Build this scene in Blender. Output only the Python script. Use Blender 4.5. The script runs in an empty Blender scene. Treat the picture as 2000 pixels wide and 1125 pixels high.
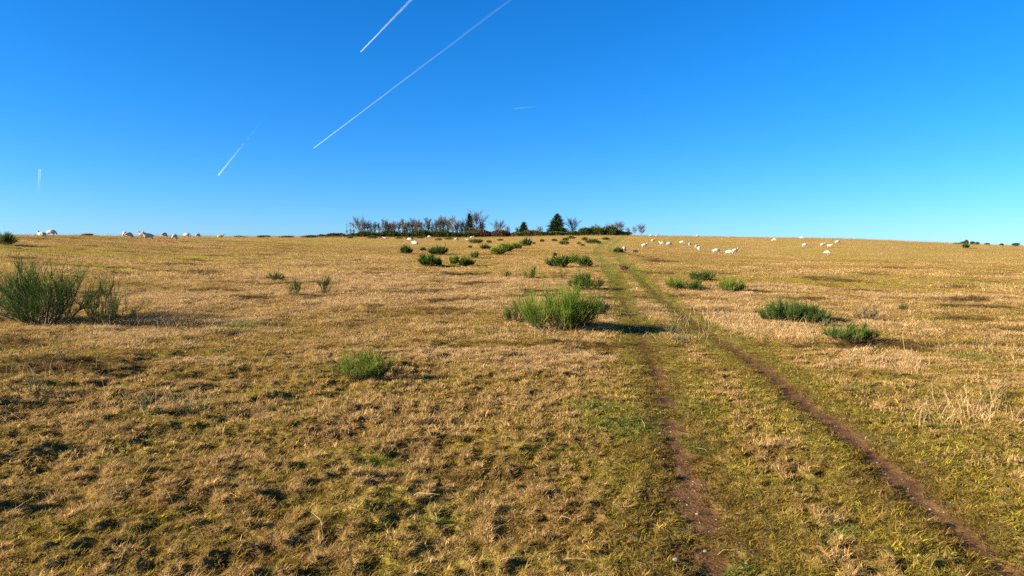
import bpy, math, random
import numpy as np
from mathutils import Vector, Matrix

# ------------------------------------------------------------------ camera, sky, sun, exposure
scene = bpy.context.scene
rad = math.radians
FPX = 2000 * 24.0 / 36.0            # focal length in pixels of the 2000 px wide photograph
PITCH = math.atan(57.5 / FPX)
CAM_Z = 1.6
cam_data = bpy.data.cameras.new('camera')
cam = bpy.data.objects.new('camera', cam_data)
scene.collection.objects.link(cam)
scene.camera = cam
cam_data.lens = 24.0
cam_data.sensor_width = 36.0
cam_data.clip_start = 0.1
cam_data.clip_end = 400000.0
cam.location = (0, 0, CAM_Z)
cam.rotation_euler = (math.pi / 2 - PITCH, 0, 0)
cam_data.dof.use_dof = True
cam_data.dof.focus_distance = 10.0
cam_data.dof.aperture_fstop = 7.1

SUN_EL = rad(19.3)
SUN_ROT = rad(-107.0)
world = bpy.data.worlds.new('World')
scene.world = world
world.use_nodes = True
wn = world.node_tree
bg = wn.nodes['Background']
sky_tex = wn.nodes.new('ShaderNodeTexSky')
sky_tex.sky_type = 'NISHITA'
sky_tex.sun_disc = False
sky_tex.sun_elevation = SUN_EL
sky_tex.sun_rotation = SUN_ROT
sky_tex.altitude = 300
sky_tex.air_density = 1.0
sky_tex.dust_density = 0.25
sky_tex.ozone_density = 10.0
hsv = wn.nodes.new('ShaderNodeHueSaturation')
hsv.inputs['Saturation'].default_value = 1.10
wn.links.new(sky_tex.outputs[0], hsv.inputs['Color'])
wn.links.new(hsv.outputs[0], bg.inputs['Color'])
bg.inputs['Strength'].default_value = 0.062

sun_data = bpy.data.lights.new('sun', 'SUN')
sun_data.energy = 5.0
sun_data.angle = rad(0.55)
sun_data.color = (1.0, 0.90, 0.74)
sun = bpy.data.objects.new('sun', sun_data)
scene.collection.objects.link(sun)
to_sun = Vector((math.sin(SUN_ROT) * math.cos(SUN_EL), math.cos(SUN_ROT) * math.cos(SUN_EL), math.sin(SUN_EL)))
sun.rotation_euler = to_sun.to_track_quat('Z', 'Y').to_euler()

scene.view_settings.view_transform = 'Standard'
scene.view_settings.look = 'None'
scene.view_settings.gamma = 1.0
scene.view_settings.use_curve_mapping = False
scene.view_settings.exposure = 1.88
scene.render.engine = 'CYCLES'
scene.cycles.max_bounces = 5
scene.cycles.diffuse_bounces = 3
scene.cycles.transparent_max_bounces = 16
scene.cycles.use_denoising = False

rng = np.random.default_rng(7)
random.seed(7)


# ------------------------------------------------------------------ small helpers
def link(o):
    scene.collection.objects.link(o)
    return o


def tag(o, label=None, cat=None, group=None, kind=None):
    if label: o['label'] = label
    if cat: o['category'] = cat
    if group: o['group'] = group
    if kind: o['kind'] = kind
    return o


def mesh_np(name, verts, faces, mats=(), colors=None, mat_index=None, smooth=False):
    """verts (n,3); faces: list of (m,k) int arrays with k = 3 or 4."""
    me = bpy.data.meshes.new(name)
    verts = np.asarray(verts, np.float32)
    if not isinstance(faces, list): faces = [faces]
    faces = [np.asarray(f, np.int32) for f in faces if len(f)]
    nl = sum(f.size for f in faces); npoly = sum(len(f) for f in faces)
    me.vertices.add(len(verts)); me.vertices.foreach_set('co', verts.ravel())
    me.loops.add(nl); me.polygons.add(npoly)
    me.loops.foreach_set('vertex_index', np.concatenate([f.ravel() for f in faces]))
    starts, tot = [], 0
    for f in faces:
        starts.append(tot + np.arange(len(f)) * f.shape[1]); tot += f.size
    me.polygons.foreach_set('loop_start', np.concatenate(starts).astype(np.int32))
    me.update(calc_edges=True)
    if smooth:
        me.polygons.foreach_set('use_smooth', np.ones(npoly, bool))
    if colors is not None:
        a = me.attributes.new('col', 'FLOAT_COLOR', 'POINT')
        c = np.ones((len(verts), 4), np.float32); c[:, :3] = colors
        a.data.foreach_set('color', c.ravel())
    for m in mats: me.materials.append(m)
    if mat_index is not None:
        me.polygons.foreach_set('material_index', np.asarray(mat_index, np.int32))
    me.validate()
    return me


def smooth01(x, a, b):
    t = np.clip((np.asarray(x, float) - a) / (b - a), 0, 1)
    return t * t * (3 - 2 * t)


def _hash(ix, iy, seed):
    h = (ix.astype(np.int64) * 374761393 + iy.astype(np.int64) * 668265263 + seed * 1442695041) & 0xffffffff
    h = ((h ^ (h >> 13)) * 1274126177) & 0xffffffff
    h = ((h ^ (h >> 16)) * 2246822519) & 0xffffffff
    return ((h ^ (h >> 15)) & 0xffffff) / float(0x1000000)


def perlin(x, y, seed=0):
    x = np.asarray(x, float); y = np.asarray(y, float)
    ix = np.floor(x); iy = np.floor(y); fx = x - ix; fy = y - iy
    u = fx * fx * fx * (fx * (fx * 6 - 15) + 10); v = fy * fy * fy * (fy * (fy * 6 - 15) + 10)
    def g(a, b):
        t = _hash(ix + a, iy + b, seed) * 2 * np.pi
        return np.cos(t) * (fx - a) + np.sin(t) * (fy - b)
    n0 = g(0, 0) * (1 - u) + g(1, 0) * u
    n1 = g(0, 1) * (1 - u) + g(1, 1) * u
    return (n0 * (1 - v) + n1 * v) * 1.5


def fbm(x, y, seed=0, octaves=3, gain=0.5):
    s = 0; a = 1.0; n = 0
    for k in range(octaves):
        s = s + a * perlin(x * 2 ** k + 17.3 * k, y * 2 ** k - 9.1 * k, seed + k); n += a; a *= gain
    return s / n


def ray(px, py):
    x = (np.asarray(px, float) - 1000) / FPX; y = (562.5 - np.asarray(py, float)) / FPX
    c, s = math.cos(PITCH), math.sin(PITCH)
    return np.stack([x, c + y * s, -s + y * c], -1)


# ------------------------------------------------------------------ the lie of the land
# control points: picture column, picture row, distance ahead in metres
CTRL = []
def ctl(px, pairs):
    for d, row in pairs:
        r = ray(px, row); t = d / r[1]
        p = r * t; CTRL.append((p[0], p[1], p[2] + CAM_Z))
NEAR = [(3.5, 1125), (4.9, 957), (7.7, 800), (11.5, 712), (18, 641)]
for px in (100, 700, 1300, 1900):
    ctl(px, NEAR)
ctl(-500, [(3.5, 1125), (7.7, 800), (18, 632), (35, 520), (57, 470), (72, 460), (110, 470)])
ctl(50, [(35, 530), (57, 480), (76, 461.5), (100, 464), (150, 472), (240, 478)])
ctl(340, [(35, 541), (60, 494), (85, 470.5), (106, 463.5), (140, 465), (240, 473)])
ctl(650, [(30, 558), (45, 518), (80, 488), (120, 472), (152, 465), (190, 465), (250, 467)])
ctl(950, [(28, 568), (43, 523), (75, 496), (130, 478), (175, 468.5), (205, 464.5), (240, 463.5), (280, 466)])
ctl(1180, [(28, 568), (43, 523), (75, 496), (130, 477), (175, 467), (205, 461.5), (240, 459.5), (280, 463)])
ctl(1400, [(28, 568), (45, 531), (75, 508), (118, 495.5), (150, 481), (185, 471), (225, 463), (255, 463), (290, 466)])
ctl(1650, [(30, 566), (45, 535), (80, 511), (122, 497.5), (150, 483.5), (175, 473.5), (195, 467.5), (230, 468), (290, 472)])
ctl(1950, [(30, 572), (45, 544), (80, 518), (130, 497), (170, 484), (185, 480.5), (230, 481), (290, 485)])
ctl(2500, [(3.5, 1125), (7.7, 800), (18, 645), (45, 552), (80, 525), (150, 497), (200, 490), (280, 492)])
CTRL = np.array(CTRL)


def _uv(x, y):
    r = np.clip(np.hypot(x, y), 3.0, 300.0)
    az = np.clip(np.arctan2(x, y), rad(-64), rad(64))
    return np.log(r), az * 2.2


def _tps(d2):
    return np.where(d2 > 1e-12, d2 * np.log(d2 + 1e-12) * 0.5, 0)


_cu, _cv = _uv(CTRL[:, 0], CTRL[:, 1])
# heights are fitted relative to distance so that near and far are equally well held
_scale = np.hypot(CTRL[:, 0], CTRL[:, 1])
_n = len(CTRL)
_K = _tps((_cu[:, None] - _cu[None]) ** 2 + (_cv[:, None] - _cv[None]) ** 2) + np.eye(_n) * 2e-3
_P = np.stack([np.ones(_n), _cu, _cv], 1)
_A = np.block([[_K, _P], [_P.T, np.zeros((3, 3))]])
_w = np.linalg.solve(_A, np.concatenate([CTRL[:, 2] / _scale, np.zeros(3)]))


def macro(x, y):
    x = np.asarray(x, float); y = np.asarray(y, float)
    u, v = _uv(x, y)
    s = _w[-3] + _w[-2] * u + _w[-1] * v
    for i in range(_n):
        s = s + _w[i] * _tps((u - _cu[i]) ** 2 + (v - _cv[i]) ** 2)
    rr = np.hypot(x, y)
    r = np.clip(rr, 3, 300)
    z = s * r
    z = z * (1 - smooth01(np.abs(np.arctan2(x, y)), rad(64), rad(150)))
    z = z * smooth01(rr, 0.0, 3.0) - np.clip(rr - 300, 0, 1500) * 0.035
    return z


def march(px, py, hf):
    """where a picture point meets the ground"""
    d = ray(px, py)
    t = np.geomspace(2.0, 330, 800)
    P = d[None] * t[:, None]
    g = P[:, 2] + CAM_Z - hf(P[:, 0], P[:, 1])
    k = np.where(g < 0)[0]
    if len(k) == 0:
        k0 = int(np.argmin(g / t)); tt = t[k0]
    else:
        i = k[0]; tt = t[i - 1] + (t[i] - t[i - 1]) * g[i - 1] / (g[i - 1] - g[i] + 1e-9) if i else t[0]
    p = d * tt
    return np.array([p[0], p[1], float(hf(p[0], p[1]))])


LEFT_RUT_PX = [(1440, 1180), (1405, 1110), (1372, 1010), (1345, 940), (1322, 870), (1307, 809), (1301, 785), (1293, 746), (1277, 710), (1259, 677),
               (1247, 641), (1229, 608), (1214, 578), (1208, 555), (1196, 536), (1180, 515), (1165, 495), (1162, 488), (1175, 478), (1192, 469), (1201, 463)]
RIGHT_RUT_PX = [(2110, 1230), (1967, 1110), (1884, 1048), (1818, 982), (1746, 919), (1663, 850), (1610, 812), (1568, 788), (1520, 740), (1475, 707),
                (1415, 668), (1370, 641), (1322, 605), (1277, 572), (1250, 545), (1238, 527), (1212, 508), (1194, 492), (1186, 486), (1196, 477), (1208, 469), (1216, 463)]
def polyline(pts):
    w = np.array([march(px, py, macro)[:2] for px, py in pts])
    w = w[np.concatenate([[True], np.diff(w[:, 1]) > 0.02])]
    # soften the corners
    for _ in range(2):
        q = [w[0]]
        for a, b in zip(w[:-1], w[1:]): q += [a * .75 + b * .25, a * .25 + b * .75]
        q.append(w[-1]); w = np.array(q)
    return w
LEFT_RUT, RIGHT_RUT = polyline(LEFT_RUT_PX), polyline(RIGHT_RUT_PX)


def dist_line(x, y, L):
    x = np.asarray(x, float).ravel(); y = np.asarray(y, float).ravel()
    best = np.full(x.shape, 1e9)
    for a, b in zip(L[:-1], L[1:]):
        ab = b - a; l2 = ab @ ab + 1e-9
        t = np.clip(((x - a[0]) * ab[0] + (y - a[1]) * ab[1]) / l2, 0, 1)
        best = np.minimum(best, np.hypot(x - a[0] - t * ab[0], y - a[1] - t * ab[1]))
    return best


def rut_masks(x, y):
    """soil mask of the ruts, worn (short green turf) mask of the whole track"""
    shp = np.shape(x); x = np.asarray(x, float).ravel(); y = np.asarray(y, float).ravel()
    r = np.hypot(x, y)
    wob = 0.19 * fbm(x / .28, y / .28, 51, 3) + 0.12 * fbm(x / 1.6, y / 1.6, 55, 2)
    dl = dist_line(x, y, LEFT_RUT) + wob; dr = dist_line(x, y, RIGHT_RUT) + wob * .6
    far = 1 - smooth01(r, 20, 38)
    bare_l = far * smooth01(fbm(x / 1.5, y / 1.1, 61, 2) + .07 + .10 * (1 - smooth01(r, 4.2, 5.2)), -.08, .12)
    bare_r = far * smooth01(fbm(x / 2.5, y / 2.0, 64, 2) + .75, -.1, .15)
    soil = np.maximum((1 - smooth01(dl, .02, .16)) * bare_l, (1 - smooth01(dr, .03, .19)) * bare_r)
    w = np.where(r > 20, .42, .5)
    worn = np.maximum(1 - smooth01(dl, w * .5, w * 1.6), 1 - smooth01(dr, w * .5, w * 1.6))
    groove = np.maximum(1 - smooth01(dl, .05, .38), 1.25 * (1 - smooth01(dr, .05, .34)))
    global HALO
    HALO = (np.maximum((1 - smooth01(dl, .12, .5)) * .9, 1 - smooth01(dr, .12, .42)) * (1 - smooth01(r, 24, 45))).reshape(shp)
    return soil.reshape(shp), worn.reshape(shp), (groove * (1 - .6 * smooth01(r, 15, 60))).reshape(shp)


def tufts(x, y):
    return perlin(x / .115, y / .10, 81) + .22 * perlin(x / .33, y / .28, 82)


def bands(x, y):
    """trampled, broken ground: long narrow patches of brown moor grass"""
    r = np.hypot(x, y)
    return np.clip(fbm(x / 5.0, y / 1.9, 44, 3) * 3.2 - .40, 0, 1) * smooth01(r, 9, 15) * (1 - smooth01(r, 70, 130))


def height(x, y, masks=None):
    x = np.asarray(x, float); y = np.asarray(y, float)
    r = np.hypot(x, y)
    z = macro(x, y)
    soil, worn, groove = masks if masks is not None else rut_masks(x, y)
    calm = 1 - .75 * np.clip(worn, 0, 1)
    rough = .55 + .6 * smooth01(-x / (r + .1), -.25, .35)          # the left is more tussocky
    near = 1 - smooth01(r, 25, 90)
    z = z + calm * rough * near * ((0.055 + .03 * smooth01(r, 6, 12)) * fbm(x / .42, y / .36, 3, 3, .6) + 0.09 * fbm(x / 1.1, y / 1.1, 5, 2))
    z = z + (1 - .8 * soil) * (.5 + .5 * calm) * (.036 * tufts(x, y) * (1 - smooth01(r, 9, 16)) * 1.15 + .04 * perlin(x / .36, y / .30, 83) * smooth01(r, 7, 14) * (1 - smooth01(r, 40, 70)))
    z = z + .17 * bands(x, y) * fbm(x / .55, y / .45, 87, 2) * (1 - worn)
    z = z + rough * (0.10 * fbm(x / 3.4, y / 3.4, 9, 2) * (1 - smooth01(r, 60, 160)) * smooth01(r, 3, 8))
    z = z + .25 * fbm(x / 21., y / 13., 11, 2) * smooth01(r, 18, 60) * (1 - smooth01(r, 170, 260))
    z = z - groove * 0.024 - soil * .008
    return z


def at(px, py):
    return march(px, py, height)


# ------------------------------------------------------------------ where which turf grows
PATCHES = [  # pale long dry grass: column, row, radius in metres, strength
    (1400, 612, 2.2, .8), (1500, 640, 1.6, .7), (1740, 715, .8, .8), (1930, 800, .5, .35), (330, 645, 1.5, .6), (760, 575, 3.0, .6), (1060, 690, 1.0, .5), 
    (1270, 600, 1.5, .7), (330, 580, 3.5, .5), (1000, 560, 4, .5), (870, 690, .9, .6), (1120, 700, .9, .5), (600, 555, 5, .4)]
WEEDS = [(march(a, b, macro), q) for a, b, q in ((1330, 788, .13), (1365, 880, .16), (1345, 862, .10), (1215, 835, .40), (1160, 800, .3), (735, 905, .14), (1430, 1112, .12), (1690, 765, .2), (1900, 700, .35), (1640, 1040, .12), (470, 640, .9), (860, 1010, .12))]
PATCH_W = [(march(a, b, macro), r, s) for a, b, r, s in PATCHES]


def fields(x, y, masks=None):
    r = np.hypot(x, y)
    soil, worn, groove = masks if masks is not None else rut_masks(x, y)
    straw = .36 + .36 * smooth01(r, 5.5, 24)
    straw = straw + (.30 + .45 * smooth01(r, 7, 14)) * fbm(x / 2.3, y / 1.7, 21, 3) * (1 - .5 * smooth01(r, 30, 90)) + .28 * fbm(x / .55, y / .42, 23, 3) * (1 - smooth01(r, 9, 18)) + .40 * fbm(x / .5, y / .45, 25, 2) * (1 - smooth01(r, 15, 40))
    straw = straw - .10 * smooth01(r, 30, 60) + (1.0 * fbm(x / 24., y / 7., 28, 3) + .75 * fbm(x / 7., y / 2.4, 29, 3)) * smooth01(r, 14, 40)
    for p, rr, s in PATCH_W:
        straw = straw + s * np.exp(-((x - p[0]) ** 2 + (y - p[1]) ** 2) / (rr * rr))
    straw = straw - .80 * worn
    bn = bands(x, y); straw = straw - .8 * bn
    right = smooth01(x / (r + .1), .25, .6)
    straw = straw - .12 * right * (1 - smooth01(r, 8, 16))
    straw = np.clip(straw, 0, 1)
    green = np.clip(.20 + .9 * fbm(x / 1.3, y / 1.0, 31, 3) + .40 * worn * smooth01(r, 8, 25) + .12 * right, 0, 1)
    brown = np.clip(.22 + 1.0 * fbm(x / 1.0, y / .8, 41, 3) + .25 * (1 - smooth01(r, 4, 9)) + .5 * soil - .2 * right + .9 * bn, 0, 1)
    return straw, green, brown, soil, worn


C_STRAW = np.array((.455, .295, .115)); C_PALE = np.array((.56, .395, .205)); C_MOSS = np.array((.355, .270, .036))
C_GREEN = np.array((.120, .145, .024)); C_BROWN = np.array((.16, .085, .030)); C_SOIL = np.array((.108, .051, .017)); C_THATCH = np.array((.085, .055, .02))
C_TAN = np.array((.385, .232, .074)); C_DARK = np.array((.085, .048, .022)); C_OLIVE = np.array((.19, .180, .032))


def mix(a, b, t):
    return a * (1 - t[:, None]) + b * t[:, None]


# ------------------------------------------------------------------ materials
def new_mat(name):
    m = bpy.data.materials.new(name); m.use_nodes = True
    nt = m.node_tree; nt.nodes.clear()
    out = nt.nodes.new('ShaderNodeOutputMaterial')
    return m, nt, out


def mat_turf(name, soil=False):
    m, nt, out = new_mat(name)
    L = nt.links.new
    at_ = nt.nodes.new('ShaderNodeAttribute'); at_.attribute_name = 'col'
    tc = nt.nodes.new('ShaderNodeTexCoord')
    n1 = nt.nodes.new('ShaderNodeTexNoise'); n1.inputs['Scale'].default_value = 38 if not soil else 60; n1.inputs['Detail'].default_value = 5
    n2 = nt.nodes.new('ShaderNodeTexNoise'); n2.inputs['Scale'].default_value = 4.5; n2.inputs['Detail'].default_value = 6; n2.inputs['Roughness'].default_value = .7
    L(tc.outputs['Object'], n1.inputs['Vector']); L(tc.outputs['Object'], n2.inputs['Vector'])
    mr = nt.nodes.new('ShaderNodeMapRange'); mr.inputs['From Min'].default_value = .3; mr.inputs['From Max'].default_value = .7
    mr.inputs['To Min'].default_value = .72; mr.inputs['To Max'].default_value = 1.25
    L(n2.outputs['Fac'], mr.inputs['Value'])
    mr1 = nt.nodes.new('ShaderNodeMapRange'); mr1.inputs['From Min'].default_value = .3; mr1.inputs['From Max'].default_value = .7
    mr1.inputs['To Min'].default_value = .65; mr1.inputs['To Max'].default_value = 1.3
    L(n1.outputs['Fac'], mr1.inputs['Value'])
    mu = nt.nodes.new('ShaderNodeMath'); mu.operation = 'MULTIPLY'
    L(mr.outputs[0], mu.inputs[0]); L(mr1.outputs[0], mu.inputs[1])
    vm = nt.nodes.new('ShaderNodeVectorMath'); vm.operation = 'SCALE'
    L(at_.outputs['Color'], vm.inputs[0]); L(mu.outputs[0], vm.inputs['Scale'])
    b = nt.nodes.new('ShaderNodeBsdfPrincipled'); b.inputs['Roughness'].default_value = .95 if not soil else .78
    b.inputs['Specular IOR Level'].default_value = .03
    L(vm.outputs[0], b.inputs['Base Color'])
    bp = nt.nodes.new('ShaderNodeBump'); bp.inputs['Strength'].default_value = .8; bp.inputs['Distance'].default_value = .03 if not soil else .012
    L(n1.outputs['Fac'], bp.inputs['Height'])
    bp2 = nt.nodes.new('ShaderNodeBump'); bp2.inputs['Strength'].default_value = .7; bp2.inputs['Distance'].default_value = .12 if not soil else .03
    L(n2.outputs['Fac'], bp2.inputs['Height']); L(bp.outputs[0], bp2.inputs['Normal'])
    L(bp2.outputs[0], b.inputs['Normal'])
    L(b.outputs[0], out.inputs[0])
    return m


def mat_leafy(name, color=None, attr='col', tint=False, transl=.3, vary=.25, rough_noise=None):
    """thin plant matter: diffuse and translucent, colour from an attribute or fixed"""
    m, nt, out = new_mat(name); L = nt.links.new
    if color is not None:
        rgb = nt.nodes.new('ShaderNodeRGB'); rgb.outputs[0].default_value = (*color, 1); src = rgb.outputs[0]
        a = nt.nodes.new('ShaderNodeAttribute'); a.attribute_name = 'col'
        mm = nt.nodes.new('ShaderNodeMix'); mm.data_type = 'RGBA'; mm.blend_type = 'MULTIPLY'; mm.inputs['Factor'].default_value = 1
        L(src, mm.inputs['A']); L(a.outputs['Color'], mm.inputs['B']); src = mm.outputs['Result']
    else:
        a = nt.nodes.new('ShaderNodeAttribute'); a.attribute_name = attr; src = a.outputs['Color']
    if tint:
        t = nt.nodes.new('ShaderNodeAttribute'); t.attribute_type = 'INSTANCER'; t.attribute_name = 'tint'
        mm = nt.nodes.new('ShaderNodeMix'); mm.data_type = 'RGBA'; mm.blend_type = 'MULTIPLY'; mm.inputs['Factor'].default_value = 1
        L(src, mm.inputs['A']); L(t.outputs['Color'], mm.inputs['B']); src = mm.outputs['Result']
    d = nt.nodes.new('ShaderNodeBsdfDiffuse'); tr = nt.nodes.new('ShaderNodeBsdfTranslucent')
    mx = nt.nodes.new('ShaderNodeMixShader'); mx.inputs[0].default_value = transl
    L(src, d.inputs['Color']); L(src, tr.inputs['Color']); L(d.outputs[0], mx.inputs[1]); L(tr.outputs[0], mx.inputs[2])
    L(mx.outputs[0], out.inputs[0])
    return m


def mat_bark(name, color):
    m, nt, out = new_mat(name); L = nt.links.new
    tc = nt.nodes.new('ShaderNodeTexCoord'); n = nt.nodes.new('ShaderNodeTexNoise'); n.inputs['Scale'].default_value = 14; n.inputs['Detail'].default_value = 5
    L(tc.outputs['Object'], n.inputs['Vector'])
    cr = nt.nodes.new('ShaderNodeValToRGB'); cr.color_ramp.elements[0].position = .3; cr.color_ramp.elements[1].position = .7
    cr.color_ramp.elements[0].color = (*[c * .6 for c in color], 1); cr.color_ramp.elements[1].color = (*[min(1, c * 1.35) for c in color], 1)
    L(n.outputs['Fac'], cr.inputs[0])
    b = nt.nodes.new('ShaderNodeBsdfPrincipled'); b.inputs['Roughness'].default_value = .9
    L(cr.outputs[0], b.inputs['Base Color'])
    bp = nt.nodes.new('ShaderNodeBump'); bp.inputs['Distance'].default_value = .02; L(n.outputs['Fac'], bp.inputs['Height']); L(bp.outputs[0], b.inputs['Normal'])
    L(b.outputs[0], out.inputs[0]); return m


def mat_fleece(name, c0, c1, scale, bump):
    m, nt, out = new_mat(name); L = nt.links.new
    tc = nt.nodes.new('ShaderNodeTexCoord'); n = nt.nodes.new('ShaderNodeTexNoise'); n.inputs['Scale'].default_value = scale; n.inputs['Detail'].default_value = 4
    L(tc.outputs['Object'], n.inputs['Vector'])
    cr = nt.nodes.new('ShaderNodeValToRGB'); cr.color_ramp.elements[0].position = .35; cr.color_ramp.elements[1].position = .65
    cr.color_ramp.elements[0].color = (*c0, 1); cr.color_ramp.elements[1].color = (*c1, 1)
    L(n.outputs['Fac'], cr.inputs[0])
    b = nt.nodes.new('ShaderNodeBsdfPrincipled'); b.inputs['Roughness'].default_value = 1; b.inputs['Specular IOR Level'].default_value = .05
    L(cr.outputs[0], b.inputs['Base Color'])
    bp = nt.nodes.new('ShaderNodeBump'); bp.inputs['Distance'].default_value = bump; L(n.outputs['Fac'], bp.inputs['Height']); L(bp.outputs[0], b.inputs['Normal'])
    L(b.outputs[0], out.inputs[0]); return m


M_TURF = mat_turf('turf'); M_SOIL = mat_turf('rut_soil', True)
M_BLADE = mat_leafy('grass_blade', tint=True, transl=.35)
M_BROOM = mat_leafy('broom_twigs', transl=.25)
M_STEM = mat_bark('broom_stem', (.10, .075, .042))
M_GORSE = mat_leafy('gorse_leaf', transl=.15)
M_NEEDLE = mat_leafy('conifer_needles', transl=.12)
M_TWIG = mat_leafy('bare_twigs', transl=.0)
M_BARK = mat_bark('bark', (.16, .12, .095))
M_FLEECE = mat_fleece('fleece', (.33, .29, .215), (.46, .41, .32), 22, .02)
M_FACE = mat_fleece('sheep_skin', (.26, .205, .16), (.36, .30, .24), 9, .004)
M_HORN = mat_fleece('hoof', (.05, .04, .03), (.08, .06, .05), 9, .002)

# ------------------------------------------------------------------ ground and path
def build_ground():
    rings = np.concatenate([[0.0, .5, 1.0, 1.5], np.geomspace(1.9, 300, 620), np.geomspace(330, 9000, 24)])
    front = np.linspace(rad(-50), rad(50), 640)
    back = np.linspace(rad(50), rad(310), 80)[1:-1]
    az = np.concatenate([front, back])
    R, A = np.meshgrid(rings, az, indexing='ij')
    jit = (rng.random(R.shape) - .5) * np.gradient(rings)[:, None] * .5
    jit[:5] = 0; jit[-26:] = 0
    R = R + jit
    x = (R * np.sin(A)).ravel(); y = (R * np.cos(A)).ravel()
    masks = rut_masks(x, y)
    z = height(x, y, masks)
    straw, green, brown, soil, worn = fields(x, y, masks)
    r = np.hypot(x, y)
    thatch = mix(np.tile(C_THATCH, (len(x), 1)), C_MOSS * .75, green)
    thatch = mix(thatch, C_BROWN * .8, brown * .8)
    far = smooth01(r, 7, 45)
    sward = mix(np.tile(C_MOSS * .95, (len(x), 1)), C_TAN * .95, np.clip(straw * 1.1, 0, 1))  # the grass's own colour, taking over from thatch on the farther ground
    sward = mix(sward, C_GREEN * 1.25, np.clip(green * .35 + .3 * worn, 0, 1) * (1 - .5 * straw))
    sward = mix(sward, C_BROWN * 1.2, np.clip(brown - .3, 0, 1) * .9)
    sward = mix(sward, C_OLIVE, np.clip(worn * 1.1, 0, .9))
    sward = mix(sward, C_DARK, np.clip(bands(x, y) * 1.2 - .1, 0, .85) * (1 - worn))
    col = mix(thatch, sward, .15 + .85 * far)
    soilc = mix(np.tile(C_SOIL, (len(x), 1)), np.array((.150, .078, .031)), np.clip(.5 + fbm(x / .4, y / .4, 71, 2), 0, 1))
    col = mix(col, soilc, np.clip(soil * 1.1, 0, 1))
    nr, na = R.shape
    i = np.arange(nr - 1)[:, None]; j = np.arange(na)[None]
    j2 = (j + 1) % na
    F = np.stack([i * na + j, i * na + j2, (i + 1) * na + j2, (i + 1) * na + j], -1).reshape(-1, 4)[:, ::-1]
    fsoil = soil[F].mean(1) > .45
    fr = r[F].mean(1)
    fsoil &= (fr > 1.2) & (fr < 60)
    V = np.stack([x, y, z], 1)
    def sub(mask, name, mat):
        f = F[mask]; used = np.unique(f); remap = np.zeros(len(V), np.int64); remap[used] = np.arange(len(used))
        me = mesh_np(name, V[used], remap[f], [mat], col[used], smooth=True)
        return link(bpy.data.objects.new(name, me))
    g = sub(~fsoil, 'ground', M_TURF); tag(g, 'heath hillside of moss and dry straw coloured grass rising to the crest', kind='structure')
    p = sub(fsoil, 'path', M_SOIL); tag(p, 'bare reddish soil in the two wheel ruts of the farm track', kind='structure')
build_ground()

# ------------------------------------------------------------------ grass (uncountable: instanced clumps)
proto_coll = bpy.data.collections.new('grass_clumps')


def clump(name, n, radius, h0, h1, width, lean, cols, curl=.5, seed=0):
    rg = np.random.default_rng(seed)
    V, F3, C = [], [], []
    nv = 0
    for _ in range(n):
        a = rg.random() * 2 * np.pi; rr = radius * math.sqrt(rg.random())
        b = np.array([math.cos(a) * rr, math.sin(a) * rr, -.01 - .02 * (h1 > .1)])
        h = h0 + (h1 - h0) * rg.random() ** 1.6
        da = rg.random() * 2 * np.pi
        ln = lean * (.3 + 1.1 * rg.random())
        d = np.array([math.cos(da), math.sin(da), 0])
        wv = np.array([-math.sin(da + rg.normal() * .6), math.cos(da + rg.normal() * .6), 0]) * width * (.6 + .8 * rg.random()) * .5
        c = np.array(cols[rg.integers(len(cols))]) * (.78 + .44 * rg.random())
        m = b + d * h * ln * .4 + np.array([0, 0, h * .6 * (1 - .3 * ln)])
        t = b + d * h * ln * (1 + curl * rg.random()) + np.array([0, 0, h * max(.12, 1 - curl * ln * rg.random() * 1.2)])
        V += [b - wv, b + wv, m - wv * .8, m + wv * .8, t]
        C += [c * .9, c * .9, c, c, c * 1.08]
        F3 += [(nv, nv + 1, nv + 3), (nv, nv + 3, nv + 2), (nv + 2, nv + 3, nv + 4)]
        nv += 5
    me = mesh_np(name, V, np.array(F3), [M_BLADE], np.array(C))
    o = bpy.data.objects.new(name, me); proto_coll.objects.link(o)
    return o


GREYS = [(1, 1, 1), (1.05, .98, .85), (.85, .85, .8), (1.15, 1.1, 1.05), (.7, .62, .5)]
#        r0    r1   density  blade width  clump radius  blades  grow
BINS = [(2.3, 6.5, 1150, .0036, .050, 24, .95),
        (6.5, 15, 430, .0050, .090, 28, .95),
        (15, 38, 95, .0085, .23, 44, .85),
        (38, 105, 9, .020, .66, 56, .70),
        (105, 260, 1.1, .045, 1.6, 60, .60)]
KINDS = 4   # moss turf, mid turf, straw tussock, long dry grass
for bi, (r0, r1, dens, w, rad_, nb, grow) in enumerate(BINS):
    tight = .55 if bi < 2 else .9
    sh = (.42, .58, .9, 1, 1)[bi]
    for v in range(2):
        clump(f'c{bi:02d}_{0}{v}', nb + 2, rad_ * 1.1, .010 * grow, .030 * grow, w * 1.3, 1.6, GREYS, .6, 100 + bi * 10 + v)
    for v in range(2):
        clump(f'c{bi:02d}_{1}{v}', nb + 2, rad_ * tight, .020 * grow * (.5 + .5 * sh), .060 * grow * (.5 + .5 * sh), w, 1.3, GREYS, .6, 200 + bi * 10 + v)
    for v in range(2):
        clump(f'c{bi:02d}_{2}{v}', nb + 6, rad_ * tight, .034 * grow * sh, .095 * grow * sh, w, 1.2, GREYS, .7, 300 + bi * 10 + v)
    for v in range(2):
        clump(f'c{bi:02d}_{3}{v}', nb + 6, rad_ * tight, .05 * grow * sh, .15 * grow * sh, w * .9, .85, GREYS, .55, 400 + bi * 10 + v)


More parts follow.
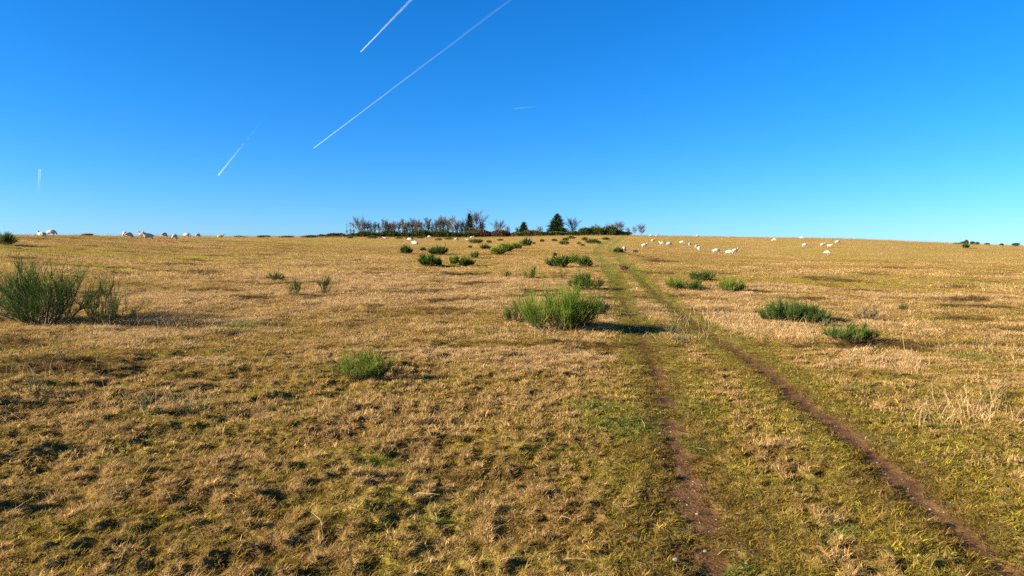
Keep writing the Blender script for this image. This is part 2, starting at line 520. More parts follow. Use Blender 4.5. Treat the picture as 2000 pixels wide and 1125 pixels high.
def scatter():
    X, Y, PID, SC, ROT, TINT = [], [], [], [], [], []
    for bi, (r0, r1, dens, w, rad_, nb, grow) in enumerate(BINS):
        amax = rad(47)
        n = int(dens * amax * (r1 * r1 - r0 * r0))
        r = np.sqrt(r0 * r0 + rng.random(n) * (r1 * r1 - r0 * r0)); a = (rng.random(n) * 2 - 1) * amax
        # soft hand-over between the sizes
        r = r * (1 + rng.normal(size=n) * .04)
        x = r * np.sin(a); y = r * np.cos(a)
        masks = rut_masks(x, y)
        halo = HALO
        straw, green, brown, soil, worn = fields(x, y, masks)
        keep = rng.random(n) > np.clip(soil * 1.3, 0, .96)
        x, y, straw, green, brown, soil, worn, r, halo = [q[keep] for q in (x, y, straw, green, brown, soil, worn, r, halo)]
        n = len(x)
        u = rng.random(n)
        T = tufts(x, y) * (1 - smooth01(r, 10, 18)) + perlin(x / .36, y / .30, 83) * smooth01(r, 8, 15) * (1 - smooth01(r, 40, 80))
        s = straw + rng.normal(size=n) * .10 + (.48 + .35 * (1 - smooth01(r, 8, 16))) * T
        brown = np.clip(brown - .75 * T, 0, 1)
        kind = np.where(s < .33, 0, np.where(s < .58, 1, np.where(s < .88, 2, 3)))
        kind = np.where((kind == 0) & (u < .25) & (T > 0), 1, kind)
        kind = np.where((T < -.05) & (r < 13), 0, np.where((T > .22) & (r < 10) & (kind < 2) & (worn < .6), kind + 1, kind))
        kind = np.where((worn > .4) & (kind > 0) & (r > 12), 0, np.where((worn > .5) & (kind > 1), 1, kind))
        base = mix(np.tile(C_MOSS, (n, 1)), C_GREEN, np.clip(green * 1.0 + rng.normal(size=n) * .15, 0, 1))
        base = mix(base, C_BROWN, np.clip(brown + rng.normal(size=n) * .2, 0, 1) * .85)
        dry = mix(np.tile(C_TAN, (n, 1)), C_STRAW, np.clip(s * 1.2 - .2 + rng.normal(size=n) * .2, 0, 1))
        dry = mix(dry, C_PALE, np.clip((s - .8) * 1.6, 0, 1) * (.25 + .75 * smooth01(r, 8, 16)))
        nearness = 1 - smooth01(r, 8, 18)
        t = mix(base, dry, np.clip((s * 1.35 - .05) * (1 - nearness) + ((s - .28) * 2.3) * nearness + rng.normal(size=n) * .2, 0, 1))
        t *= (1 + nearness * rng.normal(size=n) * .22).clip(.45, 1.6)[:, None]
        t = mix(t, C_OLIVE, np.clip(worn * 1.1, 0, .9) * smooth01(r, 9, 22))
        t = mix(t, C_BROWN * .8, halo * np.clip(.75 + rng.normal(size=n) * .25, 0, 1))
        t = mix(t, C_DARK, np.clip(bands(x, y) * 1.3 - .1 + rng.normal(size=n) * .2, 0, .9) * (1 - worn))
        for p, q in WEEDS:
            t = mix(t, np.array((.075, .150, .020)), np.clip(np.exp(-((x - p[0]) ** 2 + (y - p[1]) ** 2) / (q * q)) * .85 * (.6 + .8 * rng.random(n)), 0, .9))
        t *= (.82 + .36 * rng.random(n))[:, None]
        X.append(x); Y.append(y); PID.append(bi * KINDS * 2 + kind * 2 + rng.integers(0, 2, n))
        SC.append(.75 + .6 * rng.random(n)); TINT.append(t)
        ROT.append(np.stack([rng.normal(size=n) * .12, .12 + rng.normal(size=n) * .12, rng.random(n) * 2 * np.pi], 1))
    X, Y, PID, SC, TINT, ROT = map(np.concatenate, (X, Y, PID, SC, TINT, ROT))
    return X, Y, height(X, Y), PID, SC, TINT, ROT


def points_object(name, X, Y, Z, PID, SC, TINT, ROT, coll):
    me = bpy.data.meshes.new(name)
    me.vertices.add(len(X)); me.vertices.foreach_set('co', np.stack([X, Y, Z], 1).astype(np.float32).ravel())
    a = me.attributes.new('pid', 'INT', 'POINT'); a.data.foreach_set('value', PID.astype(np.int32))
    a = me.attributes.new('scl', 'FLOAT', 'POINT'); a.data.foreach_set('value', SC.astype(np.float32))
    a = me.attributes.new('rot', 'FLOAT_VECTOR', 'POINT'); a.data.foreach_set('vector', ROT.astype(np.float32).ravel())
    a = me.attributes.new('tint', 'FLOAT_COLOR', 'POINT'); c = np.ones((len(X), 4), np.float32); c[:, :3] = TINT; a.data.foreach_set('color', c.ravel())
    o = link(bpy.data.objects.new(name, me))
    ng = bpy.data.node_groups.new(name + '_scatter', 'GeometryNodeTree')
    ng.interface.new_socket('Geometry', in_out='INPUT', socket_type='NodeSocketGeometry')
    ng.interface.new_socket('Geometry', in_out='OUTPUT', socket_type='NodeSocketGeometry')
    N = ng.nodes.new; L = ng.links.new
    gi = N('NodeGroupInput'); go = N('NodeGroupOutput'); ip = N('GeometryNodeInstanceOnPoints'); ci = N('GeometryNodeCollectionInfo')
    ci.inputs['Collection'].default_value = coll; ci.inputs['Separate Children'].default_value = True; ci.inputs['Reset Children'].default_value = True
    def attr(nm, typ):
        q = N('GeometryNodeInputNamedAttribute'); q.data_type = typ; q.inputs['Name'].default_value = nm; return q.outputs['Attribute']
    e2r = N('FunctionNodeEulerToRotation')
    L(attr('rot', 'FLOAT_VECTOR'), e2r.inputs[0])
    L(gi.outputs[0], ip.inputs['Points']); L(ci.outputs[0], ip.inputs['Instance']); ip.inputs['Pick Instance'].default_value = True
    L(attr('pid', 'INT'), ip.inputs['Instance Index']); L(e2r.outputs[0], ip.inputs['Rotation']); L(attr('scl', 'FLOAT'), ip.inputs['Scale'])
    L(ip.outputs[0], go.inputs[0])
    md = o.modifiers.new('scatter', 'NODES'); md.node_group = ng
    return o


tag(points_object('grass', *scatter(), proto_coll), 'short mossy turf and dry straw coloured grass covering the hillside', 'grass', kind='stuff')


# ------------------------------------------------------------------ plant and animal geometry
def perp(d, rg):
    q = rg.normal(size=d.shape)
    s = np.cross(d, q)
    return s / (np.linalg.norm(s, axis=-1, keepdims=True) + 1e-9)


def ribbons(P, w, C, rg, tip=.25):
    """P (n,k,3) polylines -> flat tapering strips; w (n,) width; C (n,3) colour"""
    n, k, _ = P.shape
    s = perp(P[:, -1] - P[:, 0], rg)[:, None] * (np.asarray(w)[:, None, None] * .5) * np.linspace(1, tip, k)[None, :, None]
    V = np.stack([P - s, P + s], 2).reshape(-1, 3)
    b = (np.arange(n) * k * 2)[:, None] + (np.arange(k - 1) * 2)[None]
    b = b.ravel()
    F = np.stack([b, b + 1, b + 3, b + 2], 1)
    g = np.linspace(.9, 1.1, k)[None, :, None, None] * np.ones((1, 1, 2, 1))
    CC = (C[:, None, None] * g).reshape(-1, 3)
    return V, F, CC


def tubes(P, r, C, sides=4):
    n, k, _ = P.shape
    d = P[:, -1] - P[:, 0]; d /= np.linalg.norm(d, axis=1, keepdims=True) + 1e-9
    ref = np.where(np.abs(d[:, 2:3]) > .9, np.array([[1., 0, 0]]), np.array([[0, 0, 1.]]))
    u = np.cross(d, ref); u /= np.linalg.norm(u, axis=1, keepdims=True) + 1e-9
    v = np.cross(d, u)
    a = np.arange(sides) * 2 * np.pi / sides
    ring = u[:, None] * np.cos(a)[None, :, None] + v[:, None] * np.sin(a)[None, :, None]
    V = P[:, :, None] + ring[:, None] * np.asarray(r)[:, :, None, None]
    V = V.reshape(-1, 3)
    base = (np.arange(n) * k * sides)[:, None, None] + (np.arange(k - 1) * sides)[None, :, None]
    j = np.arange(sides)[None, None]; j2 = (j + 1) % sides
    F = np.stack([base + j, base + j2, base + sides + j2, base + sides + j], -1).reshape(-1, 4)
    CC = np.repeat(C, k * sides, 0)
    return V, F, CC


def join(parts):
    V, F, C = [], [], []; o = 0
    for v, f, c in parts:
        V.append(v); F.append(f + o); C.append(c); o += len(v)
    return np.concatenate(V), np.concatenate(F), np.concatenate(C)


def unit(v): return v / (np.linalg.norm(v, axis=-1, keepdims=True) + 1e-9)


def broom_meshes(seed, h, w, nst, ntw, tw=.010, cols=((.060, .095, .018), (.11, .14, .02)), spread=1.0, sparse=False, name='broom'):
    """upright twiggy shrub: many stems fanning from the foot, dense brush of thin green twigs"""
    rg = np.random.default_rng(seed)
    if not sparse: nst = int(nst * 1.4); ntw = int(ntw * 1.6)
    a = rg.random(nst) * 2 * np.pi; q = np.sqrt(rg.random(nst)); fw = .15 if sparse else .25
    foot = np.stack([np.cos(a) * q * w * fw, np.sin(a) * q * w * fw * .8, np.full(nst, -.04)], 1)
    top = np.stack([np.cos(a) * q * w * .50 * spread, np.sin(a) * q * w * .44 * spread, h * (.95 - .55 * q ** 2) * (.45 + .55 * rg.random(nst))], 1)
    t = np.linspace(0, 1, 5)[None, :, None]
    mid = foot * .4 + top * .6; mid[:, 2] = top[:, 2] * .38
    P = (1 - t) ** 2 * foot[:, None] + 2 * t * (1 - t) * mid[:, None] + t ** 2 * top[:, None]
    P[:, 1:] += rg.normal(size=P[:, 1:].shape) * h * .035
    r0 = .012 * max(h, .35) * (.7 + .6 * rg.random(nst))
    rr = r0[:, None] * np.linspace(1, .35, 5)[None]
    sv = tubes(P, rr, np.ones((nst, 3)), 4)
    # side branches, then twigs on all of them
    nbr = nst * (5 if not sparse else 2)
    si = rg.integers(0, nst, nbr); tt = .18 + .70 * rg.random(nbr); f = tt * 4; i0 = np.minimum(f.astype(int), 3); fr = (f - i0)[:, None]
    bb = P[si, i0] * (1 - fr) + P[si, i0 + 1] * fr
    bd = unit(unit(P[si, 4] - P[si, 0]) * .8 + rg.normal(size=(nbr, 3)) * np.array([.75, .75, .25]) + np.array([0, 0, .30]))
    bL = h * (.22 + .25 * rg.random(nbr)) * (1 - .35 * tt)
    u5 = np.linspace(0, 1, 5)[None, :, None]
    Q = bb[:, None] + bd[:, None] * bL[:, None, None] * u5 + np.array([0, 0, 1]) * (u5 ** 2) * bL[:, None, None] * .25
    sv2 = tubes(Q, (.0055 * max(h, .35) * np.ones((nbr, 1))) * np.linspace(1, .4, 5)[None], np.ones((nbr, 3)), 3)
    sv = join([sv, sv2])
    P = np.concatenate([P, Q]); wgt = np.concatenate([np.full(nst, 1.), np.full(nbr, .8)]); wgt /= wgt.sum()
    si = rg.choice(len(P), ntw, p=wgt); tt = .03 + .97 * rg.random(ntw) ** .8
    f = tt * 4; i0 = np.minimum(f.astype(int), 3); fr = (f - i0)[:, None]
    b = P[si, i0] * (1 - fr) + P[si, i0 + 1] * fr
    d = unit(P[si, 4] - P[si, 0]) * .7 + np.array([0, 0, .6]) + rg.normal(size=(ntw, 3)) * .30
    d = unit(d)
    L = h * (.13 + .19 * rg.random(ntw)) * (1.0 if not sparse else .8)
    L = L * np.where(rg.random(ntw) < .14, 1.75, 1.0)
    m = b + d * (L * .5)[:, None]
    e = b + d * L[:, None] + np.array([0, 0, 1]) * (L * .15)[:, None] + rg.normal(size=(ntw, 3)) * (L * .06)[:, None]
    c0, c1 = np.array(cols[0]), np.array(cols[1])
    lump = np.clip(.5 + 1.1 * fbm(b[:, 0] / (w * .22) + seed, b[:, 1] / (w * .22) + b[:, 2] / h, seed, 2) + rg.normal(size=ntw) * .22, 0, 1)
    C = mix(np.tile(c0, (ntw, 1)), c1, lump) * (.6 + .8 * rg.random(ntw))[:, None]
    C[rg.random(ntw) < .09] = (.16, .115, .06)
    tv = ribbons(np.stack([b, m, e], 1), tw * (.7 + .7 * rg.random(ntw)), C, rg)
    # short side sprigs
    ns = ntw // 2; k = rg.integers(0, ntw, ns); u = rg.random(ns)[:, None]
    b2 = m[k] * (1 - u) + e[k] * u; d2 = unit(d[k] + rg.normal(size=(ns, 3)) * .45); L2 = L[k] * .4
    tv2 = ribbons(np.stack([b2, b2 + d2 * L2[:, None]], 1), tw * .8 * np.ones(ns), C[k] * 1.1, rg)
    V, F, CC = join([tv, tv2])
    fit = np.array([w / (np.percentile(V[:, 0], 99) - np.percentile(V[:, 0], 1)), 1., h / np.percentile(V[:, 2], 98.0)]); fit[1] = fit[0]
    V = V * fit; sv = (sv[0] * fit, sv[1], sv[2])
    stems = mesh_np(name + '_stems', sv[0], sv[1], [M_STEM], smooth=True)
    tw_me = mesh_np(name + '_twigs', V, F, [M_BROOM], CC)
    return stems, tw_me


def blob_leaves(seed, n, w, h, dep, leaf, cols, lobes=7, base=.0):
    """small leaf sprays spread through a lumpy volume"""
    rg = np.random.default_rng(seed)
    lc = np.stack([(rg.random(lobes) - .5) * w * .7, (rg.random(lobes) - .5) * dep * .6, h * (.25 + .40 * rg.random(lobes))], 1)
    lr = np.stack([w * (.16 + .16 * rg.random(lobes)), dep * (.2 + .15 * rg.random(lobes)), h * (.25 + .2 * rg.random(lobes))], 1)
    k = rg.integers(0, lobes, n)
    v = unit(rg.normal(size=(n, 3))); q = (.55 + .5 * rg.random(n) ** .6)[:, None]
    p = lc[k] + v * lr[k] * q
    p[:, 2] = np.where(p[:, 2] < base, base + rg.random(n) * h * .3, p[:, 2])
    dirs = unit(v + np.array([0, 0, .5]) + rg.normal(size=(n, 3)) * .5)
    L = leaf * (.6 + .8 * rg.random(n))
    c = np.array(cols)[rg.integers(0, len(cols), n)] * (.65 + .7 * rg.random(n))[:, None]
    return ribbons(np.stack([p, p + dirs * L[:, None]], 1), L * .55, c, rg, .3)


def bare_tree(seed, h, w, nb=13, upright=.6, lean=0., trunk_r=.012, twig_w=.022, col=((.17, .115, .09), (.22, .15, .11)), bole=.18):
    rg = np.random.default_rng(seed)
    k = 7; t = np.linspace(0, 1, k)
    T = np.stack([lean * h * t ** 1.5 + np.cumsum(rg.normal(size=k)) * h * .012, np.cumsum(rg.normal(size=k)) * h * .012, h * .93 * t], 1); T[0] = (0, 0, -.15)
    tr = h * trunk_r * (1.25 - 1.05 * t)
    trunk = tubes(T[None], tr[None], np.ones((1, 3)), 6)
    s = bole + (1 - bole) * rg.random(nb) ** .9
    f = s * (k - 1); i = np.minimum(f.astype(int), k - 2); fr = (f - i)[:, None]
    b = T[i] * (1 - fr) + T[i + 1] * fr
    az = rg.random(nb) * 2 * np.pi
    d = unit(np.stack([np.cos(az), np.sin(az), np.full(nb, upright) + rg.normal(size=nb) * .25], 1))
    L = w * .62 * (1.05 - .55 * np.abs(s - .45)) * (.7 + .5 * rg.random(nb))
    def grow(b, d, L, up, wig):
        m = b + d * (L * .5)[:, None] + rg.normal(size=b.shape) * (L * wig)[:, None]
        e = b + d * L[:, None] + np.array([0, 0, 1]) * (L * up)[:, None] + rg.normal(size=b.shape) * (L * wig)[:, None]
        return np.stack([b, m, e], 1)
    P1 = grow(b, d, L, .22, .05)
    r1 = h * trunk_r * .45 * np.ones((nb, 1)) * np.array([[1, .7, .35]])
    limb = tubes(P1, r1, np.ones((nb, 3)), 4)
    def kids(P, L, n, spread, ratio, up):
        m = len(P) * n; idx = np.repeat(np.arange(len(P)), n); u = .25 + .75 * rg.random(m)
        seg = np.where(u < .5, 0, 1); fr = np.where(u < .5, u * 2, (u - .5) * 2)[:, None]
        bb = P[idx, seg] * (1 - fr) + P[idx, seg + 1] * fr
        dd = unit(unit(P[idx, 2] - P[idx, 0]) + rg.normal(size=(m, 3)) * spread + np.array([0, 0, up]))
        LL = L[idx] * ratio * (.6 + .7 * rg.random(m))
        return grow(bb, dd, LL, .1, .06), LL
    P2, L2 = kids(P1, L, 9, .55, .52, .30)
    P3, L3 = kids(P2, L2, 7, .5, .6, .2)
    c0, c1 = np.array(col[0]), np.array(col[1])
    def cc(n): return mix(np.tile(c0, (n, 1)), c1, rg.random(n)) * (.75 + .5 * rg.random(n))[:, None]
    t2 = ribbons(P2, np.full(len(P2), twig_w * 1.5), cc(len(P2)), rg, .4)
    t3 = ribbons(P3, np.full(len(P3), twig_w), cc(len(P3)), rg, .4)
    Vt, Ft, _ = join([trunk, limb])
    V, F, C = join([t2, t3])
    fz = h / np.percentile(V[:, 2], 99.3); V[:, 2] *= fz; Vt[:, 2] *= fz
    return mesh_np('bare_trunk', Vt, Ft, [M_BARK], smooth=True), mesh_np('bare_crown', V, F, [M_TWIG], C)


def conifer(seed, h, w, tops=1, bole=.10, power=1.0):
    rg = np.random.default_rng(seed)
    t = np.linspace(0, 1, 6)
    T = np.stack([np.zeros(6), np.zeros(6), h * .97 * t], 1); T[0, 2] = -.2
    trunk = tubes(T[None], (h * .022 * (1.1 - t))[None], np.ones((1, 3)), 6)
    parts = []
    for q in range(tops):
        ox = 0 if q == 0 else (rg.random() - .5) * w * .5; oy = 0 if q == 0 else (rg.random() - .5) * w * .4
        hh = h if q == 0 else h * (.62 + .22 * rg.random()); ww = w if q == 0 else w * .6
        n = 620 if q == 0 else 260
        s = bole + (1 - bole) * rg.random(n) ** 1.25; az = rg.random(n) * 2 * np.pi
        L = ww * .5 * (1.02 - s) ** power * (.65 + .5 * rg.random(n)) * (1 + .25 * np.sin(az * 3 + s * 9))
        b = np.stack([np.full(n, ox), np.full(n, oy), s * hh], 1)
        d = np.stack([np.cos(az), np.sin(az), np.full(n, -.12) + .35 * s], 1)
        e = b + d * L[:, None]; m = (b + e) / 2 + np.array([0, 0, .06]) * L[:, None]
        c = mix(np.tile(np.array((.014, .026, .010)), (n, 1)), np.array((.040, .060, .018)), rg.random(n)) * (.7 + .6 * rg.random(n))[:, None]
        parts.append(ribbons(np.stack([b, m, e], 1), .16 * np.ones(n) * h / 6, c, rg, .5))
        for _ in range(3):
            u = (.35 + .65 * rg.random(n))[:, None]; p = b * (1 - u) + e * u
            dd = unit(d + rg.normal(size=(n, 3)) * .55 + np.array([0, 0, .12]))
            parts.append(ribbons(np.stack([p, p + dd * (.09 * h * (.6 + .6 * rg.random(n)))[:, None] * .8], 1), .11 * np.ones(n) * h / 6, c * (.8 + .6 * rg.random(n))[:, None], rg, .2))
    V, F, C = join(parts)
    return mesh_np('conifer_trunk', trunk[0], trunk[1], [M_BARK], smooth=True), mesh_np('conifer_crown', V, F, [M_NEEDLE], C)


def thing(name, loc, label, cat, parts, group=None, rotz=0., scale=(1, 1, 1)):
    e = link(bpy.data.objects.new(name, None)); e.empty_display_size = .2
    e.location = loc; e.rotation_euler = (0, 0, rotz); e.scale = scale
    tag(e, label, cat, group)
    for pn, me, kind in parts:
        o = link(bpy.data.objects.new(pn, me)); o.parent = e
        if kind: o['kind'] = kind
    return e


def single(name, loc, label, cat, me, group=None, rotz=0., scale=(1, 1, 1), kind=None):
    o = link(bpy.data.objects.new(name, me)); o.location = loc; o.rotation_euler = (0, 0, rotz); o.scale = scale
    return tag(o, label, cat, group, kind)


def on_ground(px, depth):
    r = ray(px, 470); p = r * (depth / r[1])
    return np.array([p[0], p[1], float(height(p[0], p[1]))])


# ------------------------------------------------------------------ broom bushes standing alone (large and near)
GREEN_DARK = ((.026, .055, .012), (.065, .100, .018)); GREEN_MID = ((.026, .060, .010), (.070, .115, .015)); GREEN_YEL = ((.055, .100, .013), (.165, .205, .022))
GREY_GREEN = ((.07, .09, .04), (.14, .15, .06)); DEAD = ((.09, .06, .035), (.17, .12, .07)); OLIVE = ((.10, .10, .02), (.20, .18, .035))
LONE = [  # column, row of foot, width px, height px, stems, twigs, colours, sparse, label
    (85, 634, 190, 116, 40, 3800, GREEN_DARK, 1, 'largest broom bush, dark green and open, left edge of the heath'),
    (211, 634, 106, 88, 14, 1150, GREEN_DARK, 1, 'open leggy broom bush just right of the largest broom, long shadow behind it'),
    (1092, 643, 154, 80, 46, 3600, GREEN_YEL, 0, 'bright green broom bush beside the left wheel rut, shadow reaching the track'),
    (1012, 629, 62, 34, 16, 420, GREEN_DARK, 0, 'low dark broom shoots at the left foot of the bright green broom'),
    (1168, 616, 44, 34, 12, 380, GREEN_MID, 0, 'small broom clump at the right side of the bright green broom'),
    (708, 738, 118, 50, 34, 1300, GREEN_YEL, 0, 'small rounded broom standing alone on moss in the near centre-left'),
    (1144, 567, 66, 34, 28, 1100, GREEN_MID, 0, 'dense broom bush close left of the track, behind the bright green broom'),
    (1534, 630, 94, 44, 36, 2200, GREEN_MID, 0, 'dense green broom with pointed top on the right, left half of a pair'),
    (1582, 631, 66, 35, 24, 1400, GREEN_MID, 0, 'dense green broom with flat top, right half of the pair on the right'),
    (1658, 664, 92, 30, 28, 1500, GREEN_MID, 0, 'low spreading broom in front and right of the dense green pair'),
    (1614, 640, 30, 18, 12, 300, GREY_GREEN, 0, 'small greyish shrub wedged between the dense pair and the low spreading broom'),
    (1696, 628, 54, 29, 20, 800, DEAD, 1, 'brown withered shrub behind the low spreading broom on the right'),
    (1764, 607, 20, 15, 10, 200, GREEN_DARK, 0, 'tiny green shrub far right, beyond the brown withered shrub'),
    (1320, 565, 38, 23, 22, 700, GREEN_YEL, 0, 'yellow-green broom right of the track, leftmost of the group of four'),
    (1360, 567, 38, 20, 20, 600, GREEN_MID, 0, 'low dark broom in the front middle of the group of four'),
    (1370, 548, 48, 20, 24, 700, GREEN_MID, 0, 'broad broom at the back of the group of four right of the track'),
    (1426, 572, 50, 28, 26, 900, GREEN_YEL, 0, 'fan shaped yellow-green broom, rightmost of the group of four'),
    (1312, 654, 28, 20, 8, 260, GREY_GREEN, 1, 'thin grey-green broom seedling between the ruts, the farther of two'),
    (1328, 672, 26, 24, 8, 280, GREY_GREEN, 1, 'thin grey-green broom seedling between the ruts, the nearer of two'),
    (573, 578, 30, 36, 8, 380, GREEN_DARK, 1, 'spindly broom sapling, left of two in the dry grass'),
    (631, 575, 30, 40, 6, 340, GREEN_DARK, 1, 'spindly forked broom sapling, right of two in the dry grass'),
    (538, 548, 36, 15, 14, 400, GREEN_DARK, 0, 'low broom tuft behind the two spindly saplings'),
    (112, 705, 18, 30, 4, 70, GREY_GREEN, 1, 'single thin green shoot in the moss below the largest broom'),
    (62, 766, 60, 34, 10, 150, GREY_GREEN, 1, 'sparse low shrub in the near left foreground moss'),
    (288, 806, 44, 40, 7, 80, GREY_GREEN, 1, 'sparse grey shoots beside a hollow in the left foreground'),
    (368, 812, 60, 62, 8, 90, OLIVE, 1, 'tall dry leggy shrublet with grass stems in the left foreground'),
    (1031, 545, 22, 20, 8, 300, OLIVE, 1, 'sparse olive broom left of a thin upright one, behind the bright broom'),
    (1044, 546, 13, 28, 6, 300, GREEN_MID, 1, 'thin upright broom sprig behind the bright green broom'),
    (1098, 546, 16, 18, 6, 130, GREEN_MID, 1, 'small sparse broom just left of the dense broom near the track'),
    (990, 541, 20, 12, 10, 220, OLIVE, 0, 'low yellowish broom tuft left of the sparse olive broom'),
    (1219, 528, 18, 11, 10, 220, DEAD, 0, 'small brown shrub between the two ruts up the track'),
    (10, 479, 38, 24, 24, 900, GREEN_DARK, 0, 'dark broom bush cut by the left picture edge below the skyline'),
]
for i, (px, py, wp, hp, ns, nt_, cols, sp, lab) in enumerate(LONE):
    p = at(px, py); d = p[1]; w = wp * d / FPX; h = hp * d / FPX
    st, tw = broom_meshes(500 + i, h, w, ns, nt_, tw=max(.006, .00042 * d), cols=cols, sparse=bool(sp), spread=1.0)
    thing('broom_bush', p, lab, 'bush', [('stems', st, 'stuff'), ('twigs', tw, 'stuff')], 'broom bushes scattered over the heath')

# ------------------------------------------------------------------ broom bushes up the slope (shared shapes)
FAR = [  # column, row, width px, height px, colour variant, label
    (793, 496, 20, 14, 0, 'round broom bush left of the broader one on the middle slope'),
    (826, 491, 11, 7, 0, 'tiny broom between the round and the broad bush on the middle slope'),
    (855, 498, 33, 14, 1, 'broad low broom bush on the middle slope'),
    (836, 519, 34, 19, 1, 'rounded broom, nearest of the cluster below the broad low bush'),
    (857, 519, 11, 13, 0, 'narrow dark broom touching the right side of the rounded one'),
    (887, 517, 16, 15, 2, 'yellow-green broom, left of a touching pair mid slope'),
    (910, 520, 26, 15, 0, 'dark broom, right of a touching pair mid slope'),
    (927, 505, 14, 12, 2, 'small yellow-topped broom above the touching pair'),
    (948, 487, 17, 8, 0, 'dark low broom left of the long diagonal clump'),
    (973, 498, 22, 13, 2, 'lower end of the long diagonal broom clump'),
    (989, 492, 26, 14, 2, 'middle of the long diagonal broom clump'),
    (1009, 487, 20, 11, 2, 'upper end of the long diagonal broom clump'),
    (1028, 481, 19, 13, 0, 'round dark broom right above the long diagonal clump'),
    (1043, 477, 6, 4, 0, 'tiny broom just right of the round dark one'),
    (929, 475, 23, 7, 1, 'wide flat broom right below the resting sheep near the crest'),
    (857, 471, 11, 5, 1, 'small flat broom among the sheep left of the crest centre'),
    (918, 484, 7, 4, 1, 'tiny isolated broom below the wide flat one'),
    (955, 475, 9, 5, 1, 'tiny round broom right of the wide flat one'),
    (977, 471, 10, 4, 1, 'small low broom close under the russet scrub'),
    (1059, 473, 8, 5, 0, 'single small broom under the big conifer, to its left'),
    (1083, 471, 10, 4, 0, 'small flat broom straight below the big conifer'),
    (1104, 470, 11, 5, 0, 'upper of two brooms below and right of the big conifer'),
    (1102, 478, 17, 7, 1, 'lower and wider of two brooms below the big conifer'),
    (1116, 467, 14, 5, 0, 'dark broom close under the gorse belt right of the conifer'),
    (1142, 470, 10, 6, 0, 'rounded small broom left of the paired brooms by the bend'),
    (1157, 476, 19, 8, 1, 'larger of the paired brooms left of the track bend'),
    (1169, 476, 9, 5, 0, 'smaller of the paired brooms left of the track bend'),
    (1183, 469, 13, 5, 0, 'low broom next to the track just below the crest'),
    (1131, 477, 7, 4, 0, 'upper of two tiny shrubs left of the track bend'),
    (1138, 481, 9, 4, 1, 'lower of two tiny shrubs left of the track bend'),
    (1084, 500, 7, 6, 0, 'tiny dark broom on the hummock above the group left of the track'),
    (1093, 523, 39, 20, 1, 'broad broom, left of the three left of the track'),
    (1124, 515, 19, 15, 2, 'yellow-green broom, rear middle of the three left of the track'),
    (1142, 521, 25, 17, 0, 'dark broom, right of the three left of the track'),
    (1209, 494, 20, 9, 0, 'dark low broom with a sheep at its right side'),
    (1241, 494, 9, 5, 0, 'small tuft right of the sheep beside the track'),
    (800, 468, 14, 4, 1, 'flat shrub behind the two sheep left of centre'),
    (780, 467, 12, 4, 1, 'flat shrub left of the two sheep left of centre'),
    (684, 466, 10, 4, 0, 'low shrub at the left foot of the row of bare trees'),
    (726, 466, 18, 5, 0, 'dark low shrub in front of the left gorse belt'),
    (820, 466, 14, 4, 0, 'low shrub under the leaning bare tree'),
    (876, 468, 13, 4, 0, 'low shrub below the tall bare trees'),
    (1886, 485, 10, 9, 0, 'dark shrub below the right skyline'),
]
VARS = [broom_meshes(900 + i, 1.0, 1.5, 26, 1000, tw=.05, cols=c, name='slope_broom') for i, c in enumerate((GREEN_DARK, GREEN_MID, GREEN_YEL, GREEN_DARK, GREEN_MID, GREEN_YEL))]
for i, (px, py, wp, hp, v, lab) in enumerate(FAR):
    p = at(px, py); d = p[1]
    st, tw = VARS[v + 3 * (i % 2)]
    sx = wp * d / FPX / 1.5 * 1.12; sz = hp * d / FPX * 1.1
    thing('broom_bush', p, lab, 'bush', [('stems', st, 'stuff'), ('twigs', tw, 'stuff')], 'broom bushes scattered over the heath', rotz=random.choice((0., math.pi)) + random.uniform(-.4, .4), scale=(sx, sx, sz))

# ------------------------------------------------------------------ the belt of trees on the crest
ORD = 'first second third fourth fifth sixth seventh eighth ninth tenth eleventh twelfth thirteenth fourteenth fifteenth sixteenth seventeenth eighteenth nineteenth twentieth twenty-first twenty-second twenty-third twenty-fourth twenty-fifth twenty-sixth twenty-seventh twenty-eighth twenty-ninth thirtieth thirty-first thirty-second thirty-third thirty-fourth thirty-fifth thirty-sixth thirty-seventh thirty-eighth thirty-ninth fortieth'.split()
RUSSET = ((.10, .068, .045), (.15, .105, .068)); GREYB = ((.080, .070, .068), (.125, .108, .10)); TANB = ((.12, .09, .06), (.18, .135, .09))
BT = []   # shared shapes: broad, narrow, leaning
for i, (w, nb, up, lean, col) in enumerate([(4.0, 24, 1.3, 0, GREYB), (1.7, 18, 2.0, .0, GREYB), (2.0, 20, 1.8, .02, RUSSET), (1.6, 17, 2.2, -.02, TANB), (2.2, 16, 1.2, .14, GREYB), (2.6, 22, 1.5, 0, RUSSET), (.9, 8, 2.2, 0, GREYB), (2.8, 20, 1.2, 0, TANB)]):
    BT.append(bare_tree(700 + i, 5.0, w, nb, up, lean, col=col, twig_w=.034, trunk_r=.022, bole=.20 if w < 3 else .14))
